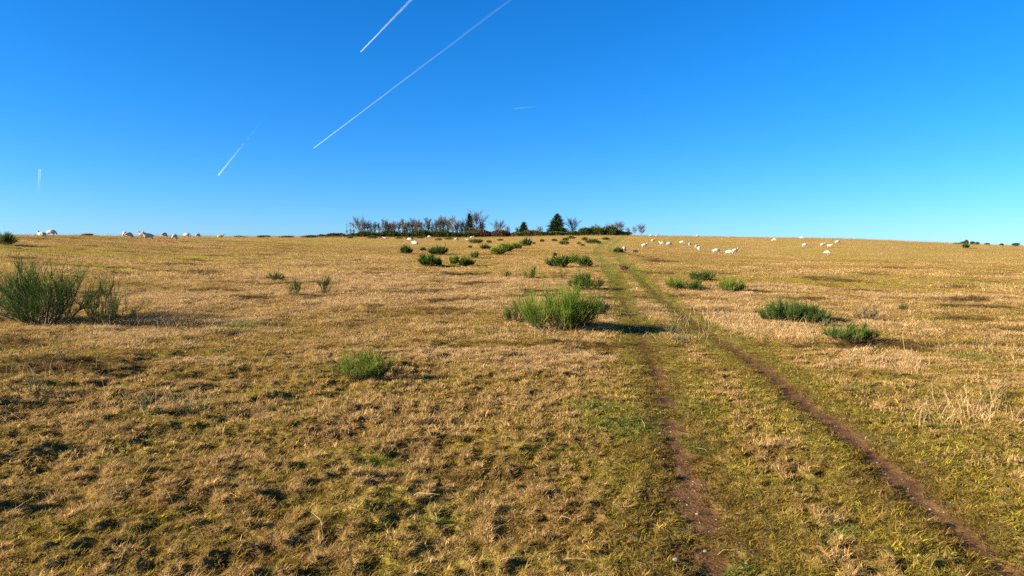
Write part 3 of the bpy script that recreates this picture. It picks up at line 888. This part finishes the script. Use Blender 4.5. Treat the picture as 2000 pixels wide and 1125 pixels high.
ROW = [  # column, top row, shape, depth, width factor
    (677, 435, 6, 236, 1), (684, 433, 6, 238, 1), (690, 435, 6, 238, 1.3), (702, 421, 0, 236, .72), (712, 431, 1, 240, .9), (718, 430, 1, 236, .9), (724, 433, 3, 238, .9), (731, 431, 2, 236, 1.1), (740, 433, 3, 239, 1), (747, 426, 4, 236, .8),
    (754, 430, 2, 237, 1.1), (759, 433, 1, 240, .9), (763, 433, 3, 238, 1), (767, 432, 2, 240, .8), (771, 430, 5, 236, .8), (779, 431, 1, 239, 1), (786, 425, 3, 236, 1.1), (790, 431, 1, 239, .9), (795, 430, 2, 237, 1), (800, 431, 3, 239, .9), (805, 424, 1, 237, 1.1), (811, 430, 2, 239, .9), (816, 426, 5, 236, .9),
    (822, 431, 3, 239, 1), (828, 423, 4, 236, 1.1), (837, 432, 1, 239, 1), (847, 431, 7, 238, .8), (852, 428, 1, 239, .9), (858, 421, 2, 236, 1), (867, 420, 5, 238, .9), (875, 426, 2, 239, 1), (884, 420, 7, 236, 1.0), (902, 429, 2, 237, 1.2), (893, 430, 5, 238, .9), (910, 431, 5, 238, .8), (929, 409, 0, 236, .8), (942, 434, 5, 235, 1)]
for i, (px, top, sh, dep, wf) in enumerate(ROW):
    p = on_ground(px, dep); r = ray(px, top + 2); zt = CAM_Z + r[2] * p[1] / r[1]
    h = max(2.0, zt - p[2]); s = h / 5.0
    lab = f'bare tree, {ORD[i]} from the left in the row behind the gorse belt'
    if sh == 6: lab = ['thin bare sapling, farthest left end of the tree row', 'thin bare sapling, second from the left end of the tree row', 'thin bare sapling just left of the tall spreading tree'][i]
    if px == 702: lab = 'tall spreading bare tree near the left end of the tree row'
    if px == 828: lab = 'bare tree with its crown leaning right, middle of the tree row'
    if px == 929: lab = 'tallest bare tree, broad crown behind the narrow spruce'
    tr, cr = BT[sh]
    thing('bare_tree', p, lab, 'tree', [('trunk', tr, None), ('crown', cr, 'stuff')], 'bare trees on the crest', rotz=random.uniform(-.5, .5), scale=(s * wf * 1.12, s * wf * 1.12, s))
SOLO = [(975, 429, 0, 234, .75, 'bare tree standing right of the long row, over russet scrub'), (991, 441, 7, 234, .8, 'small bare tree between the russet scrub and the small conifer'),
        (1010, 443, 5, 236, .8, 'faint small bare tree just left of the small conifer'), (1054, 441, 7, 236, 1.0, 'low bare tree midway between the two conifers'),
        (1117, 424, 0, 236, .72, 'bare tree immediately right of the big conifer'), (1143, 446, 7, 236, .8, 'short bare bush-like tree between big conifer and dark gorse'),
        (1163, 438, 5, 238, 1.5, 'flat topped bare tree above the left part of the dark gorse'), (1193, 436, 0, 238, 1.3, 'spreading bare tree above the middle of the dark gorse'),
        (1210, 431, 0, 240, .85, 'tallest bare tree above the right end of the dark gorse'), (1226, 444, 7, 240, .9, 'small bare tree at the right tip of the dark gorse'),
        (1239, 441, 7, 228, .7, 'slim bare tree on open crest, left of the last tree'), (1252, 437, 0, 226, .9, 'last bare tree at the right end, alone on the open crest')]
for px, top, sh, dep, wf, lab in SOLO:
    p = on_ground(px, dep); r = ray(px, top); h = max(1.5, CAM_Z + r[2] * p[1] / r[1] - p[2]); s = h / 5.0
    thing('bare_tree', p, lab, 'tree', [('trunk', BT[sh][0], None), ('crown', BT[sh][1], 'stuff')], 'bare trees on the crest', rotz=random.uniform(-3, 3), scale=(s * wf * 1.12, s * wf * 1.12, s))
for px, top, wp, tops, dep, pw, lab in [(917, 418, 17, 1, 233, .85, 'narrow dark spruce in front of the tallest bare tree'), (1023, 434, 19, 2, 233, .6, 'small round-topped conifer left of the big one'), (1088, 418, 36, 4, 233, .75, 'big broad dark conifer standing alone on the crest')]:
    p = on_ground(px, dep); r = ray(px, top); h = CAM_Z + r[2] * p[1] / r[1] - p[2]; w = wp * dep / FPX * 1.45
    tr, cr = conifer(px, h, w, tops, .16 if wp < 20 else .12, pw)
    thing('conifer_tree', p, lab, 'tree', [('trunk', tr, None), ('crown', cr, 'stuff')], 'conifers on the crest')

GCOL = ((.028, .048, .013), (.045, .070, .018), (.07, .092, .022), (.08, .07, .03)); RCOL = ((.11, .06, .035), (.16, .09, .05), (.09, .06, .04), (.05, .055, .02))
def hedge_shape(seed, cols, n=2600, leaf=.30):
    V, F, C = blob_leaves(seed, n, 5.0, 2.0, 3.0, leaf, cols, 11)
    V[:, 2] *= 2.0 / np.percentile(V[:, 2], 98); V[:, 0] *= 5.0 / (np.percentile(V[:, 0], 98) - np.percentile(V[:, 0], 2))
    return mesh_np('hedge_leaves', V, F, [M_GORSE], C)
HG = [hedge_shape(800 + i, GCOL) for i in range(4)]; HR = [hedge_shape(820 + i, RCOL) for i in range(3)]
def hedge_stem(seed):
    rg = np.random.default_rng(seed); n = 12
    b = np.stack([(rg.random(n) - .5) * 3, (rg.random(n) - .5) * 1.6, np.full(n, -.1)], 1); e = b * 1.2 + np.stack([rg.normal(size=n) * .3, rg.normal(size=n) * .2, np.full(n, 1.3)], 1)
    v = tubes(np.stack([b, (b + e) / 2, e], 1), np.tile([[.05, .035, .02]], (n, 1)), np.ones((n, 3)), 4)
    return mesh_np('hedge_stems', v[0], v[1], [M_BARK])
HS = hedge_stem(3)
HEDGE = [(672, 12, 5, 0), (693, 22, 8, 0), (714, 26, 10, 0), (736, 24, 10, 0), (757, 28, 13, 0), (778, 28, 12, 0), (800, 26, 10, 0), (822, 28, 13, 0), (846, 28, 13, 0), (868, 26, 13, 0), (890, 28, 12, 0), (912, 26, 11, 0),
         (934, 30, 15, 1), (955, 26, 13, 1), (975, 26, 13, 1), (997, 24, 12, 1), (1018, 26, 10, 0), (1040, 26, 12, 1), (1060, 26, 12, 0), (1082, 28, 11, 0), (1105, 28, 12, 0), (1126, 26, 12, 0), (1146, 24, 14, 0), (1165, 28, 17, 0), (1186, 28, 17, 0), (1206, 24, 13, 0), (1222, 18, 8, 0)]
gn = rn = 0
for i, (px, wp, hp, rus) in enumerate(HEDGE):
    dep = 219 if not rus else 222
    p = on_ground(px, dep); sx = wp * dep / FPX / 5.0 * 1.2
    r_ = ray(px, 463.5 - hp * .95 * (.85 + .3 * ((i * 7) % 5) / 4) - (px > 1130) * 3); sz = max(.3, CAM_Z + r_[2] * p[1] / r_[1] - p[2]) / 2.0
    if rus:
        lab = f'russet leafless scrub, {ORD[rn]} from the left in the crest belt'; rn += 1; me = HR[i % 3]; nm = 'scrub_bush'
    else:
        lab = f'dark green gorse bush, {ORD[gn]} from the left in the crest belt'; gn += 1; me = HG[i % 4]; nm = 'gorse_bush'
    thing(nm, p, lab, 'bush', [('stems', HS, 'stuff'), ('foliage', me, 'stuff')], 'scrub belt on the crest', rotz=random.uniform(-.2, .2) + (i % 2) * math.pi, scale=(sx, sx, sz))
LOW = [(170, 92, 18, 4, 'low gorse on the left skyline right of the biggest looking sheep'), (470, 128, 16, 3, 'low gorse, leftmost of the skyline line between sheep and tree row'), (516, 138, 18, 4, 'low gorse, second of the skyline line between sheep and tree row'),
       (560, 145, 20, 3, 'low gorse, third of the skyline line between sheep and tree row'), (604, 152, 22, 4, 'low gorse, fourth of the skyline line between sheep and tree row'), (631, 165, 16, 5, 'low gorse, fifth of the skyline line between sheep and tree row'), (657, 185, 26, 7, 'low gorse just left of the row of bare trees'),
       (1868, 187, 14, 3, 'flat gorse, leftmost on the right skyline'), (1880, 193, 9, 5, 'small gorse left of the round one on the right skyline'), (1888, 193, 10, 8, 'tallest round gorse on the right skyline'), (1899, 193, 9, 6, 'gorse right of the tallest round one on the right skyline'),
       (1909, 192, 10, 5, 'gorse in the middle of the right skyline'), (1928, 192, 10, 4, 'low gorse second right of the tallest on the right skyline'), (1957, 192, 9, 4, 'small low gorse left of the last one on the right skyline'), (1984, 191, 15, 6, 'last gorse bush at the right end of the skyline')]
for i, (px, dep, wp, hp, lab) in enumerate(LOW):
    p = on_ground(px, dep); sx = wp * dep / FPX / 5.0 * (1.3 if px < 1000 else .8); sz = hp * dep / FPX / (1.6 if px < 1000 else 2.0)
    thing('gorse_bush', p, lab, 'bush', [('stems', HS, 'stuff'), ('foliage', HG[i % 4], 'stuff')], 'gorse along the skyline', rotz=(i % 2) * math.pi, scale=(sx, sx * 1.2, sz))

# ------------------------------------------------------------------ sheep
def sheep_mesh(name, pose):
    B, S = 0, 1   # fleece, skin
    dz = -.27 if pose == 'lying' else 0.
    v = [((-.40, 0, .57 + dz), .235, B), ((-.12, 0, .575 + dz), .285, B), ((.20, 0, .565 + dz), .255, B), ((.38, 0, .62 + dz), .165, B)]
    e = [(0, 1), (1, 2), (2, 3)]
    def add(p, r, k, parent):
        v.append((p, r, k)); e.append((parent, len(v) - 1)); return len(v) - 1
    if pose in ('graze', 'graze_turn'):
        ty = .10 if pose == 'graze_turn' else 0
        n = add((.54, ty * .4, .46), .105, B, 3); hd = add((.65, ty, .30), .082, S, n); mz = add((.75, ty * 1.3, .11), .047, S, hd)
        ear = [(.60, s * .15 + ty, .32) for s in (-1, 1)]
    elif pose == 'turned':
        n = add((.47, .05, .80), .11, B, 3); hd = add((.52, .10, .92), .083, S, n); mz = add((.60, .27, .86), .048, S, hd)
        ear = [(.52 + s * .13, .10 - s * .06, .95) for s in (-1, 1)]
    else:
        n = add((.49, 0, .79 + dz), .11, B, 3); hd = add((.55, 0, .92 + dz), .083, S, n); mz = add((.74, 0, .86 + dz), .047, S, hd)
        ear = [(.52, s * .16, .94 + dz) for s in (-1, 1)]
    for q in ear: add(q, .024, S, hd)
    for s in (-1, 1):
        if pose == 'lying':
            a = add((-.34, s * .17, .20), .12, B, 0); b = add((-.12, s * .26, .07), .05, S, a); add((-.34, s * .27, .04), .03, S, b)
            a = add((.24, s * .14, .18), .085, B, 2); b = add((.42, s * .15, .07), .042, S, a); add((.26, s * .17, .035), .028, S, b)
        else:
            st = .05 * s
            a = add((-.40, s * .13, .40), .12, B, 0); b = add((-.47, s * .13, .25), .045, S, a); c = add((-.43 + st, s * .13, .08), .030, S, b); add((-.41 + st, s * .13, .012), .036, S, c)
            a = add((.25, s * .12, .38), .095, B, 2); b = add((.26 - st * .6, s * .12, .22), .042, S, a); c = add((.25 - st, s * .12, .07), .029, S, b); add((.27 - st, s * .12, .012), .035, S, c)
    t = add((-.64, 0, .55 + dz), .05, B, 0); add((-.67, 0, .40 + dz * .8), .035, B, t)
    me = bpy.data.meshes.new(name + '_skeleton'); me.from_pydata([q[0] for q in v], e, [])
    o = link(bpy.data.objects.new(name, me))
    o.modifiers.new('skin', 'SKIN')
    sk = me.skin_vertices[0].data
    for i, q in enumerate(v):
        ry = q[1] * (1.06 if q[2] == B and i < 3 else 1)
        sk[i].radius = (q[1], ry); sk[i].use_root = (i == 0)
    sb = o.modifiers.new('sub', 'SUBSURF'); sb.levels = 2; sb.render_levels = 2
    dg = bpy.context.evaluated_depsgraph_get()
    out = bpy.data.meshes.new_from_object(o.evaluated_get(dg)); out.name = name
    bpy.data.objects.remove(o); bpy.data.meshes.remove(me)
    pts = np.array([q[0] for q in v]); cls = np.array([q[2] for q in v]); rad_ = np.array([q[1] for q in v])
    co = np.zeros(len(out.vertices) * 3, np.float32); out.vertices.foreach_get('co', co); co = co.reshape(-1, 3)
    no = np.zeros(len(out.vertices) * 3, np.float32); out.vertices.foreach_get('normal', no); no = no.reshape(-1, 3)
    near = np.argmin(np.linalg.norm(co[:, None] - pts[None], axis=2) - rad_[None], 1)
    body = cls[near] == B
    co = co + no * (body * (.012 * perlin(co[:, 0] * 9, co[:, 1] * 9 + co[:, 2] * 7, 5) + .012 * perlin(co[:, 0] * 4 + 5, co[:, 2] * 4 + co[:, 1] * 3, 6)))[:, None]
    co[:, 2] -= co[:, 2].min()
    out.vertices.foreach_set('co', co.ravel())
    out.materials.clear()
    for m in (M_FLEECE, M_FACE, M_HORN): out.materials.append(m)
    mi = []
    for p in out.polygons:
        c = np.mean(co[list(p.vertices)], 0)
        k = 0 if np.mean(body[list(p.vertices)]) > .5 else 1
        if k == 1 and c[2] < .035 and pose != 'lying': k = 2
        mi.append(k)
    out.polygons.foreach_set('material_index', np.array(mi, np.int32)); out.polygons.foreach_set('use_smooth', np.ones(len(mi), bool))
    out.update()
    return out


SHP = {p: sheep_mesh('sheep_' + p, p) for p in ('stand', 'graze', 'graze_turn', 'turned', 'lying')}
FLOCK = [  # column, row of feet (or None and depth), pose, heading in degrees (0 = to the right, 90 = away), size, label
    (101, 461, 'graze', 5, 1.05, 'biggest looking sheep, grazing side-on at the far left skyline'),
    (82, (77, 0), 'lying', 170, .95, 'sheep lying half hidden behind the skyline at far left'),
    (244, 465, 'graze', 110, 1., 'left one of two overlapping grazing sheep on the left skyline'),
    (252, 466, 'graze', 75, 1., 'right one of two overlapping grazing sheep on the left skyline'),
    (279, 465, 'stand', 200, 1., 'sheep with raised head just left behind the one facing left'),
    (289, 469.5, 'turned', 215, 1.08, 'sheep with raised head standing below the skyline, facing left'),
    (321, 465, 'graze', 80, .95, 'sheep seen from behind on the skyline, between the two groups at left'),
    (341.5, 470, 'graze', 95, 1.05, 'round sheep seen from behind, lowest of those at left'),
    (365, 465.3, 'graze', -10, 1., 'sheep grazing to the right on the left skyline, side-on'),
    (387, 465, 'graze', 85, .9, 'small looking sheep from behind, right end of the left skyline flock'),
    (431, (118, 0), 'lying', 10, 1., 'sheep resting behind the skyline, right of the left flock'),
    (752, 467, 'lying', 180, .9, 'sheep lying in front of the gorse under the bare tree row'),
    (800, 472, 'graze', 165, 1., 'sheep grazing to the left just behind the head-up one at centre left'),
    (810, 481, 'turned', 160, 1.08, 'head-up sheep in front at centre left, facing left'),
    (839, 465.5, 'graze', 180, 1., 'sheep standing right against the gorse under the row of trees'),
    (892, 471, 'graze', 200, 1., 'grazing sheep below the tall bare trees, left of the resting one'),
    (913, 470, 'lying', 180, .9, 'sheep lying beside the wide flat broom near the crest'),
    (922, 465.5, 'lying', 0, 1.1, 'pale sheep resting against the russet scrub on the crest'),
    (1218.5, 494.5, 'graze', -95, 1.05, 'sheep grazing head-on beside a dark broom right of the track'),
    (1259, 484, 'stand', 5, 1., 'head-up sheep facing right, first right of the track'),
    (1276, 473, 'turned', 20, .9, 'small looking sheep high on the right slope near the track'),
    (1293, 480.5, 'stand', 178, 1.1, 'head-up sheep facing left, in a touching pair'),
    (1307, 480.5, 'graze', 0, 1., 'grazing sheep facing right, in a touching pair'),
    (1332.5, 477, 'graze', -20, 1., 'sheep grazing right, upper left of a loose three'),
    (1347, 481, 'graze', 60, .95, 'sheep seen from behind, middle of a loose three'),
    (1361, 486, 'graze', 40, 1., 'sheep half hidden behind the front-facing one on the right slope'),
    (1365, 490, 'graze', -100, 1.05, 'sheep grazing towards the viewer, overlapping another on the right slope'),
    (1399, 496, 'graze', -5, 1.15, 'long bodied sheep grazing right, alone between two groups'),
    (1424, 498.5, 'graze_turn', -50, 1.1, 'three-quarter sheep grazing, front of the pair near mid right'),
    (1436, 494.5, 'stand', 10, 1.05, 'head-up sheep facing right, rear of the pair near mid right'),
    (1272, 462.6, 'graze', 180, .95, 'sheep on the skyline just right of the last bare tree'),
    (1283, 462.2, 'lying', 0, 1., 'sheep beside the small post on the skyline'),
    (1363, (232, 0), 'lying', 10, 1.1, 'sheep peeking over the skyline in the middle of the right crest'),
    (1512, 471.5, 'graze', -60, 1., 'ewe close to the crest with a lamb in front of it'),
    (1508.5, 472.3, 'stand', 185, .6, 'small lamb in front of the ewe near the crest'),
    (1566, 467.3, 'graze', -30, .95, 'sheep right at the skyline, centre of the right slope'),
    (1572, 483, 'graze', -8, 1.05, 'sheep facing right, leftmost of the lower right group'),
    (1607, 482, 'stand', 5, 1., 'head-up sheep, middle of the lower right group'),
    (1621, 484, 'stand', -35, .95, 'head-up sheep, right of the middle one in the lower right group'),
    (1636, 476.5, 'graze', -5, 1.1, 'sheep grazing right, highest of the lower right group'),
    (1615, 498, 'graze', -60, .95, 'lowest sheep on the right slope, apart below the others'),
]
for px, py, pose, hd, size, lab in FLOCK:
    p = on_ground(px, py[0]) if isinstance(py, tuple) else at(px, py)
    if isinstance(py, tuple): p[2] += 0
    single('sheep', p + np.array([0, 0, .03]), lab, 'sheep', SHP[pose], 'flock of white sheep grazing the heath', rotz=rad(hd), scale=(size * .92, size * 1.0, size * .96))

# small weathered post on the skyline
def post_mesh():
    P = np.array([[(0, 0, -.2), (0.01, 0, .5), (.02, 0, .95), (.02, 0, 1.0)]]); v = tubes(P, np.array([[.09, .085, .08, .05]]), np.ones((1, 3)), 7)
    V = np.concatenate([v[0], [[.02, 0, 1.01]]]); n = len(V) - 1; top = np.array([(n - 7 + k, n - 7 + (k + 1) % 7, n) for k in range(7)])
    return mesh_np('post', V, [v[1], top], [M_BARK])
single('wooden_post', on_ground(1286, 226), 'short weathered wooden post on the skyline right of the trees', 'post', post_mesh())

# ------------------------------------------------------------------ stones and loose dry stalks of the foreground
def stones():
    V, F, C = [], [], []; o = 0
    rg = np.random.default_rng(5)
    pts = []
    for L, n in ((LEFT_RUT, 300), (RIGHT_RUT, 110)):
        sel = L[(np.hypot(L[:, 0], L[:, 1]) < 12)]
        for _ in range(n):
            i = rg.integers(0, len(sel) - 1); u = rg.random(); q = sel[i] * (1 - u) + sel[i + 1] * u
            pts.append((q[0] + rg.normal() * .16, q[1] + rg.normal() * .12, .004 + .009 * rg.random() ** 2.5))
    for _ in range(160):
        r = 3 + 9 * rg.random(); a = (rg.random() - .5) * 1.4; pts.append((r * math.sin(a), r * math.cos(a), .006 + .010 * rg.random() ** 2))
    for px, py, s in [(280, 1037, .022), (345, 1043, .016), (1050, 960, .02), (1200, 985, .018), (1183, 797, .028), (1268, 1080, .022), (1378, 1067, .02), (1492, 1068, .02), (1362, 996, .02), (1655, 880, .02), (1714, 897, .016), (1706, 800, .022), (1930, 945, .02), (1245, 1015, .03), (1320, 1090, .03), (745, 860, .02), (1290, 845, .02)]:
        p = march(px, py, macro); pts.append((p[0], p[1], s))
    pts = np.array(pts); ZZ = height(pts[:, 0], pts[:, 1])
    for (x, y, s), z in zip(pts, ZZ):
        s *= .62; n = 6
        a = np.arange(n) * 2 * np.pi / n + rg.random()
        def ring(k, zz): return np.stack([x + np.cos(a) * s * k * (.8 + .4 * rg.random(n)) * 1.25, y + np.sin(a) * s * k * (.8 + .4 * rg.random(n)), z + zz * np.ones(n) + rg.normal(size=n) * s * .08], 1)
        vv = np.concatenate([ring(.9, -.3 * s), ring(1, .25 * s), ring(.6, .7 * s), [[x, y, z + .82 * s]]])
        for k in range(n):
            k2 = (k + 1) % n
            for b in (0, n): F += [(o + b + k, o + b + k2, o + b + n + k2), (o + b + k, o + b + n + k2, o + b + n + k)]
            F.append((o + 2 * n + k, o + 2 * n + k2, o + 3 * n))
        V.append(vv); o += len(vv)
        C.append(np.tile(np.array((.19, .155, .125)) * (.5 + .8 * rg.random()), (len(vv), 1)))
    m, nt, out = new_mat('pebble'); a = nt.nodes.new('ShaderNodeAttribute'); a.attribute_name = 'col'; b = nt.nodes.new('ShaderNodeBsdfPrincipled'); b.inputs['Roughness'].default_value = .75
    nt.links.new(a.outputs['Color'], b.inputs['Base Color']); nt.links.new(b.outputs[0], out.inputs[0])
    single('pebbles', (0, 0, 0), 'small pale pebbles strewn along the ruts and turf', 'pebbles', mesh_np('pebbles', np.concatenate(V), np.array(F), [m], np.concatenate(C)), kind='stuff')
stones()


def stalks():
    rg = np.random.default_rng(11); P, W, C, XY = [], [], [], []
    def add(x, y, L, tilt, w, c):
        a = rg.random() * 2 * np.pi; bend = .25 + .6 * rg.random()
        o = np.array([math.cos(a), math.sin(a), 0]); q = np.array([0, 0, 0.]); pts = [q]
        for k in range(4):
            an = tilt + bend * (k / 3.) ** 1.5 * .8; an = min(an, 1.62)
            q = q + (o * math.sin(an) + np.array([0, 0, 1]) * math.cos(an)) * L / 4; pts.append(q)
        P.append(np.array(pts)); XY.append((x, y)); W.append(w); C.append(np.array(c) * (.7 + .6 * rg.random()))
    pale = (.46, .33, .17)
    for _ in range(520):                      # single long blades fallen over the turf, more on the left
        r = 2.8 + 11 * rg.random(); a = -.72 + 1.05 * rg.random() ** 1.2; add(r * math.sin(a), r * math.cos(a), .08 + .20 * rg.random() ** 1.5, .8 + .6 * rg.random(), .0018 + .00030 * r, pale)
    for px, py, rr, n, h in [(1925, 815, .45, 70, .34), (1960, 780, .3, 30, .32), (1860, 830, .25, 40, .28), (1740, 715, .55, 90, .24), (1500, 640, 1.3, 150, .32), (1430, 620, 1.2, 150, .3), (370, 800, .3, 60, .34), (285, 790, .3, 40, .3),
                             (120, 630, .7, 70, .4), (330, 635, 1.0, 120, .3), (980, 655, .8, 80, .26), (40, 745, .6, 40, .3), (520, 820, .35, 30, .24), (860, 700, .6, 50, .22), (1330, 660, .6, 70, .2), (1970, 690, .8, 60, .35), (1090, 655, 1.0, 60, .25), (460, 720, .5, 40, .24)]:
        p = march(px, py, macro)
        for _ in range(n):
            add(p[0] + rg.normal() * rr, p[1] + rg.normal() * rr * .6, h * (.6 + .6 * rg.random()), .1 + .6 * rg.random() ** 1.3, .0016 + .00030 * p[1], pale)
    XY = np.array(XY); P = np.array(P); Z = height(XY[:, 0], XY[:, 1])
    P[:, :, 2] = np.maximum(P[:, :, 2], .03) ; P[:, 0, 2] = -.01
    P = P + np.stack([XY[:, 0], XY[:, 1], Z], 1)[:, None]
    V, F, CC = ribbons(P, np.array(W), np.array(C), rg, .3)
    m = mat_leafy('dry_stalk', transl=.3)
    single('dry_stalks', (0, 0, 0), 'long pale dry grass stalks standing and lying across the turf', 'grass', mesh_np('dry_stalks', V, F, [m], CC), kind='stuff')
stalks()

# ------------------------------------------------------------------ contrails, nine kilometres up
def mat_vapour():
    m, nt, out = new_mat('vapour'); L = nt.links.new
    a = nt.nodes.new('ShaderNodeAttribute'); a.attribute_name = 'col'
    d = nt.nodes.new('ShaderNodeBsdfDiffuse'); d.inputs['Color'].default_value = (.9, .9, .9, 1)
    t = nt.nodes.new('ShaderNodeBsdfTranslucent'); t.inputs['Color'].default_value = (.9, .9, .9, 1)
    mx = nt.nodes.new('ShaderNodeMixShader'); mx.inputs[0].default_value = .5; L(d.outputs[0], mx.inputs[1]); L(t.outputs[0], mx.inputs[2])
    tr = nt.nodes.new('ShaderNodeBsdfTransparent'); m2 = nt.nodes.new('ShaderNodeMixShader')
    L(a.outputs['Fac'], m2.inputs[0]); L(tr.outputs[0], m2.inputs[1]); L(mx.outputs[0], m2.inputs[2]); L(m2.outputs[0], out.inputs[0])
    return m
M_VAP = mat_vapour()
ALT = 9000.
def sky_point(px, py):
    r = ray(px, py); return r * ((ALT - CAM_Z) / r[2]) + np.array([0, 0, CAM_Z])
TRAILS = [  # head, tail, width px at head and tail, gap px between the two trails at the tail, density head > tail, broken, label
    ((704, 102), (835, -34), 1.9, 1.8, 3.0, .20, .10, 0, 'broad bright double contrail running off the top of the sky'),
    ((612, 290), (1060, -48), 1.5, 1.2, 2.4, .17, .025, 0, 'longest thin contrail crossing the sky diagonally to the top edge'),
    ((426, 343), (530, 213), 2.0, 2.2, 0., .28, .0, 1, 'short contrail breaking into dots, left of the long diagonal one'),
    ((77.6, 330), (75, 385), 2.6, 3.4, 0., .13, .0, 0, 'tiny vertical contrail low at the far left'),
    ((1005, 212), (1068, 206), 1.4, 1.6, 0., .07, .0, 0, 'faint tiny horizontal contrail near the centre of the sky'),
]
for (h, t, w0, w1, gap, a0, a1, broken, lab) in TRAILS:
    n = 60; u = np.linspace(0, 1, n)
    A, Bp = sky_point(*h), sky_point(*t)
    e = link(bpy.data.objects.new('contrail', None)); e.location = A; tag(e, lab, 'contrail', 'contrails in the clear sky')
    # equal steps in the picture would bunch up: step evenly along the flight line
    P = A[None] * (1 - u[:, None]) + Bp[None] * u[:, None]
    dirv = unit(Bp - A); side = unit(np.cross(dirv, P[0]))
    dist = np.linalg.norm(P, axis=1)
    rg = np.random.default_rng(int(h[0]))
    for s in ((-1, 1) if gap else (0,)):
        off = side[None] * (s * gap * .5 * u ** 1.2 * dist / FPX)[:, None]
        wob = side[None] * (rg.normal(size=n) * .25 * u * dist / FPX)[:, None]
        Q = P + off + wob - A[None]
        r = (w0 + (w1 - w0) * u) * .5 * dist / FPX * (.75 if gap else 1) * (1 + .15 * rg.normal(size=n) * u)
        r[0] *= .35
        al = a0 + (a1 - a0) * u ** .6
        if broken: al = al * np.where(u > .55, np.clip(.55 + .9 * perlin(u * 34, u * 0 + .5, 3) * (u - .2) * 2, 0, 1), 1)
        if a1 == 0: al = al * (1 - u ** 2)
        V, F, _ = tubes(Q[None], np.abs(r)[None], np.ones((1, 3)), 10)
        me = mesh_np('vapour', V, F, [M_VAP], np.repeat(np.clip(al, 0, 1)[:, None] * np.ones((1, 3)), 10, 0), smooth=True)
        o = link(bpy.data.objects.new('vapour_trail', me)); o.parent = e
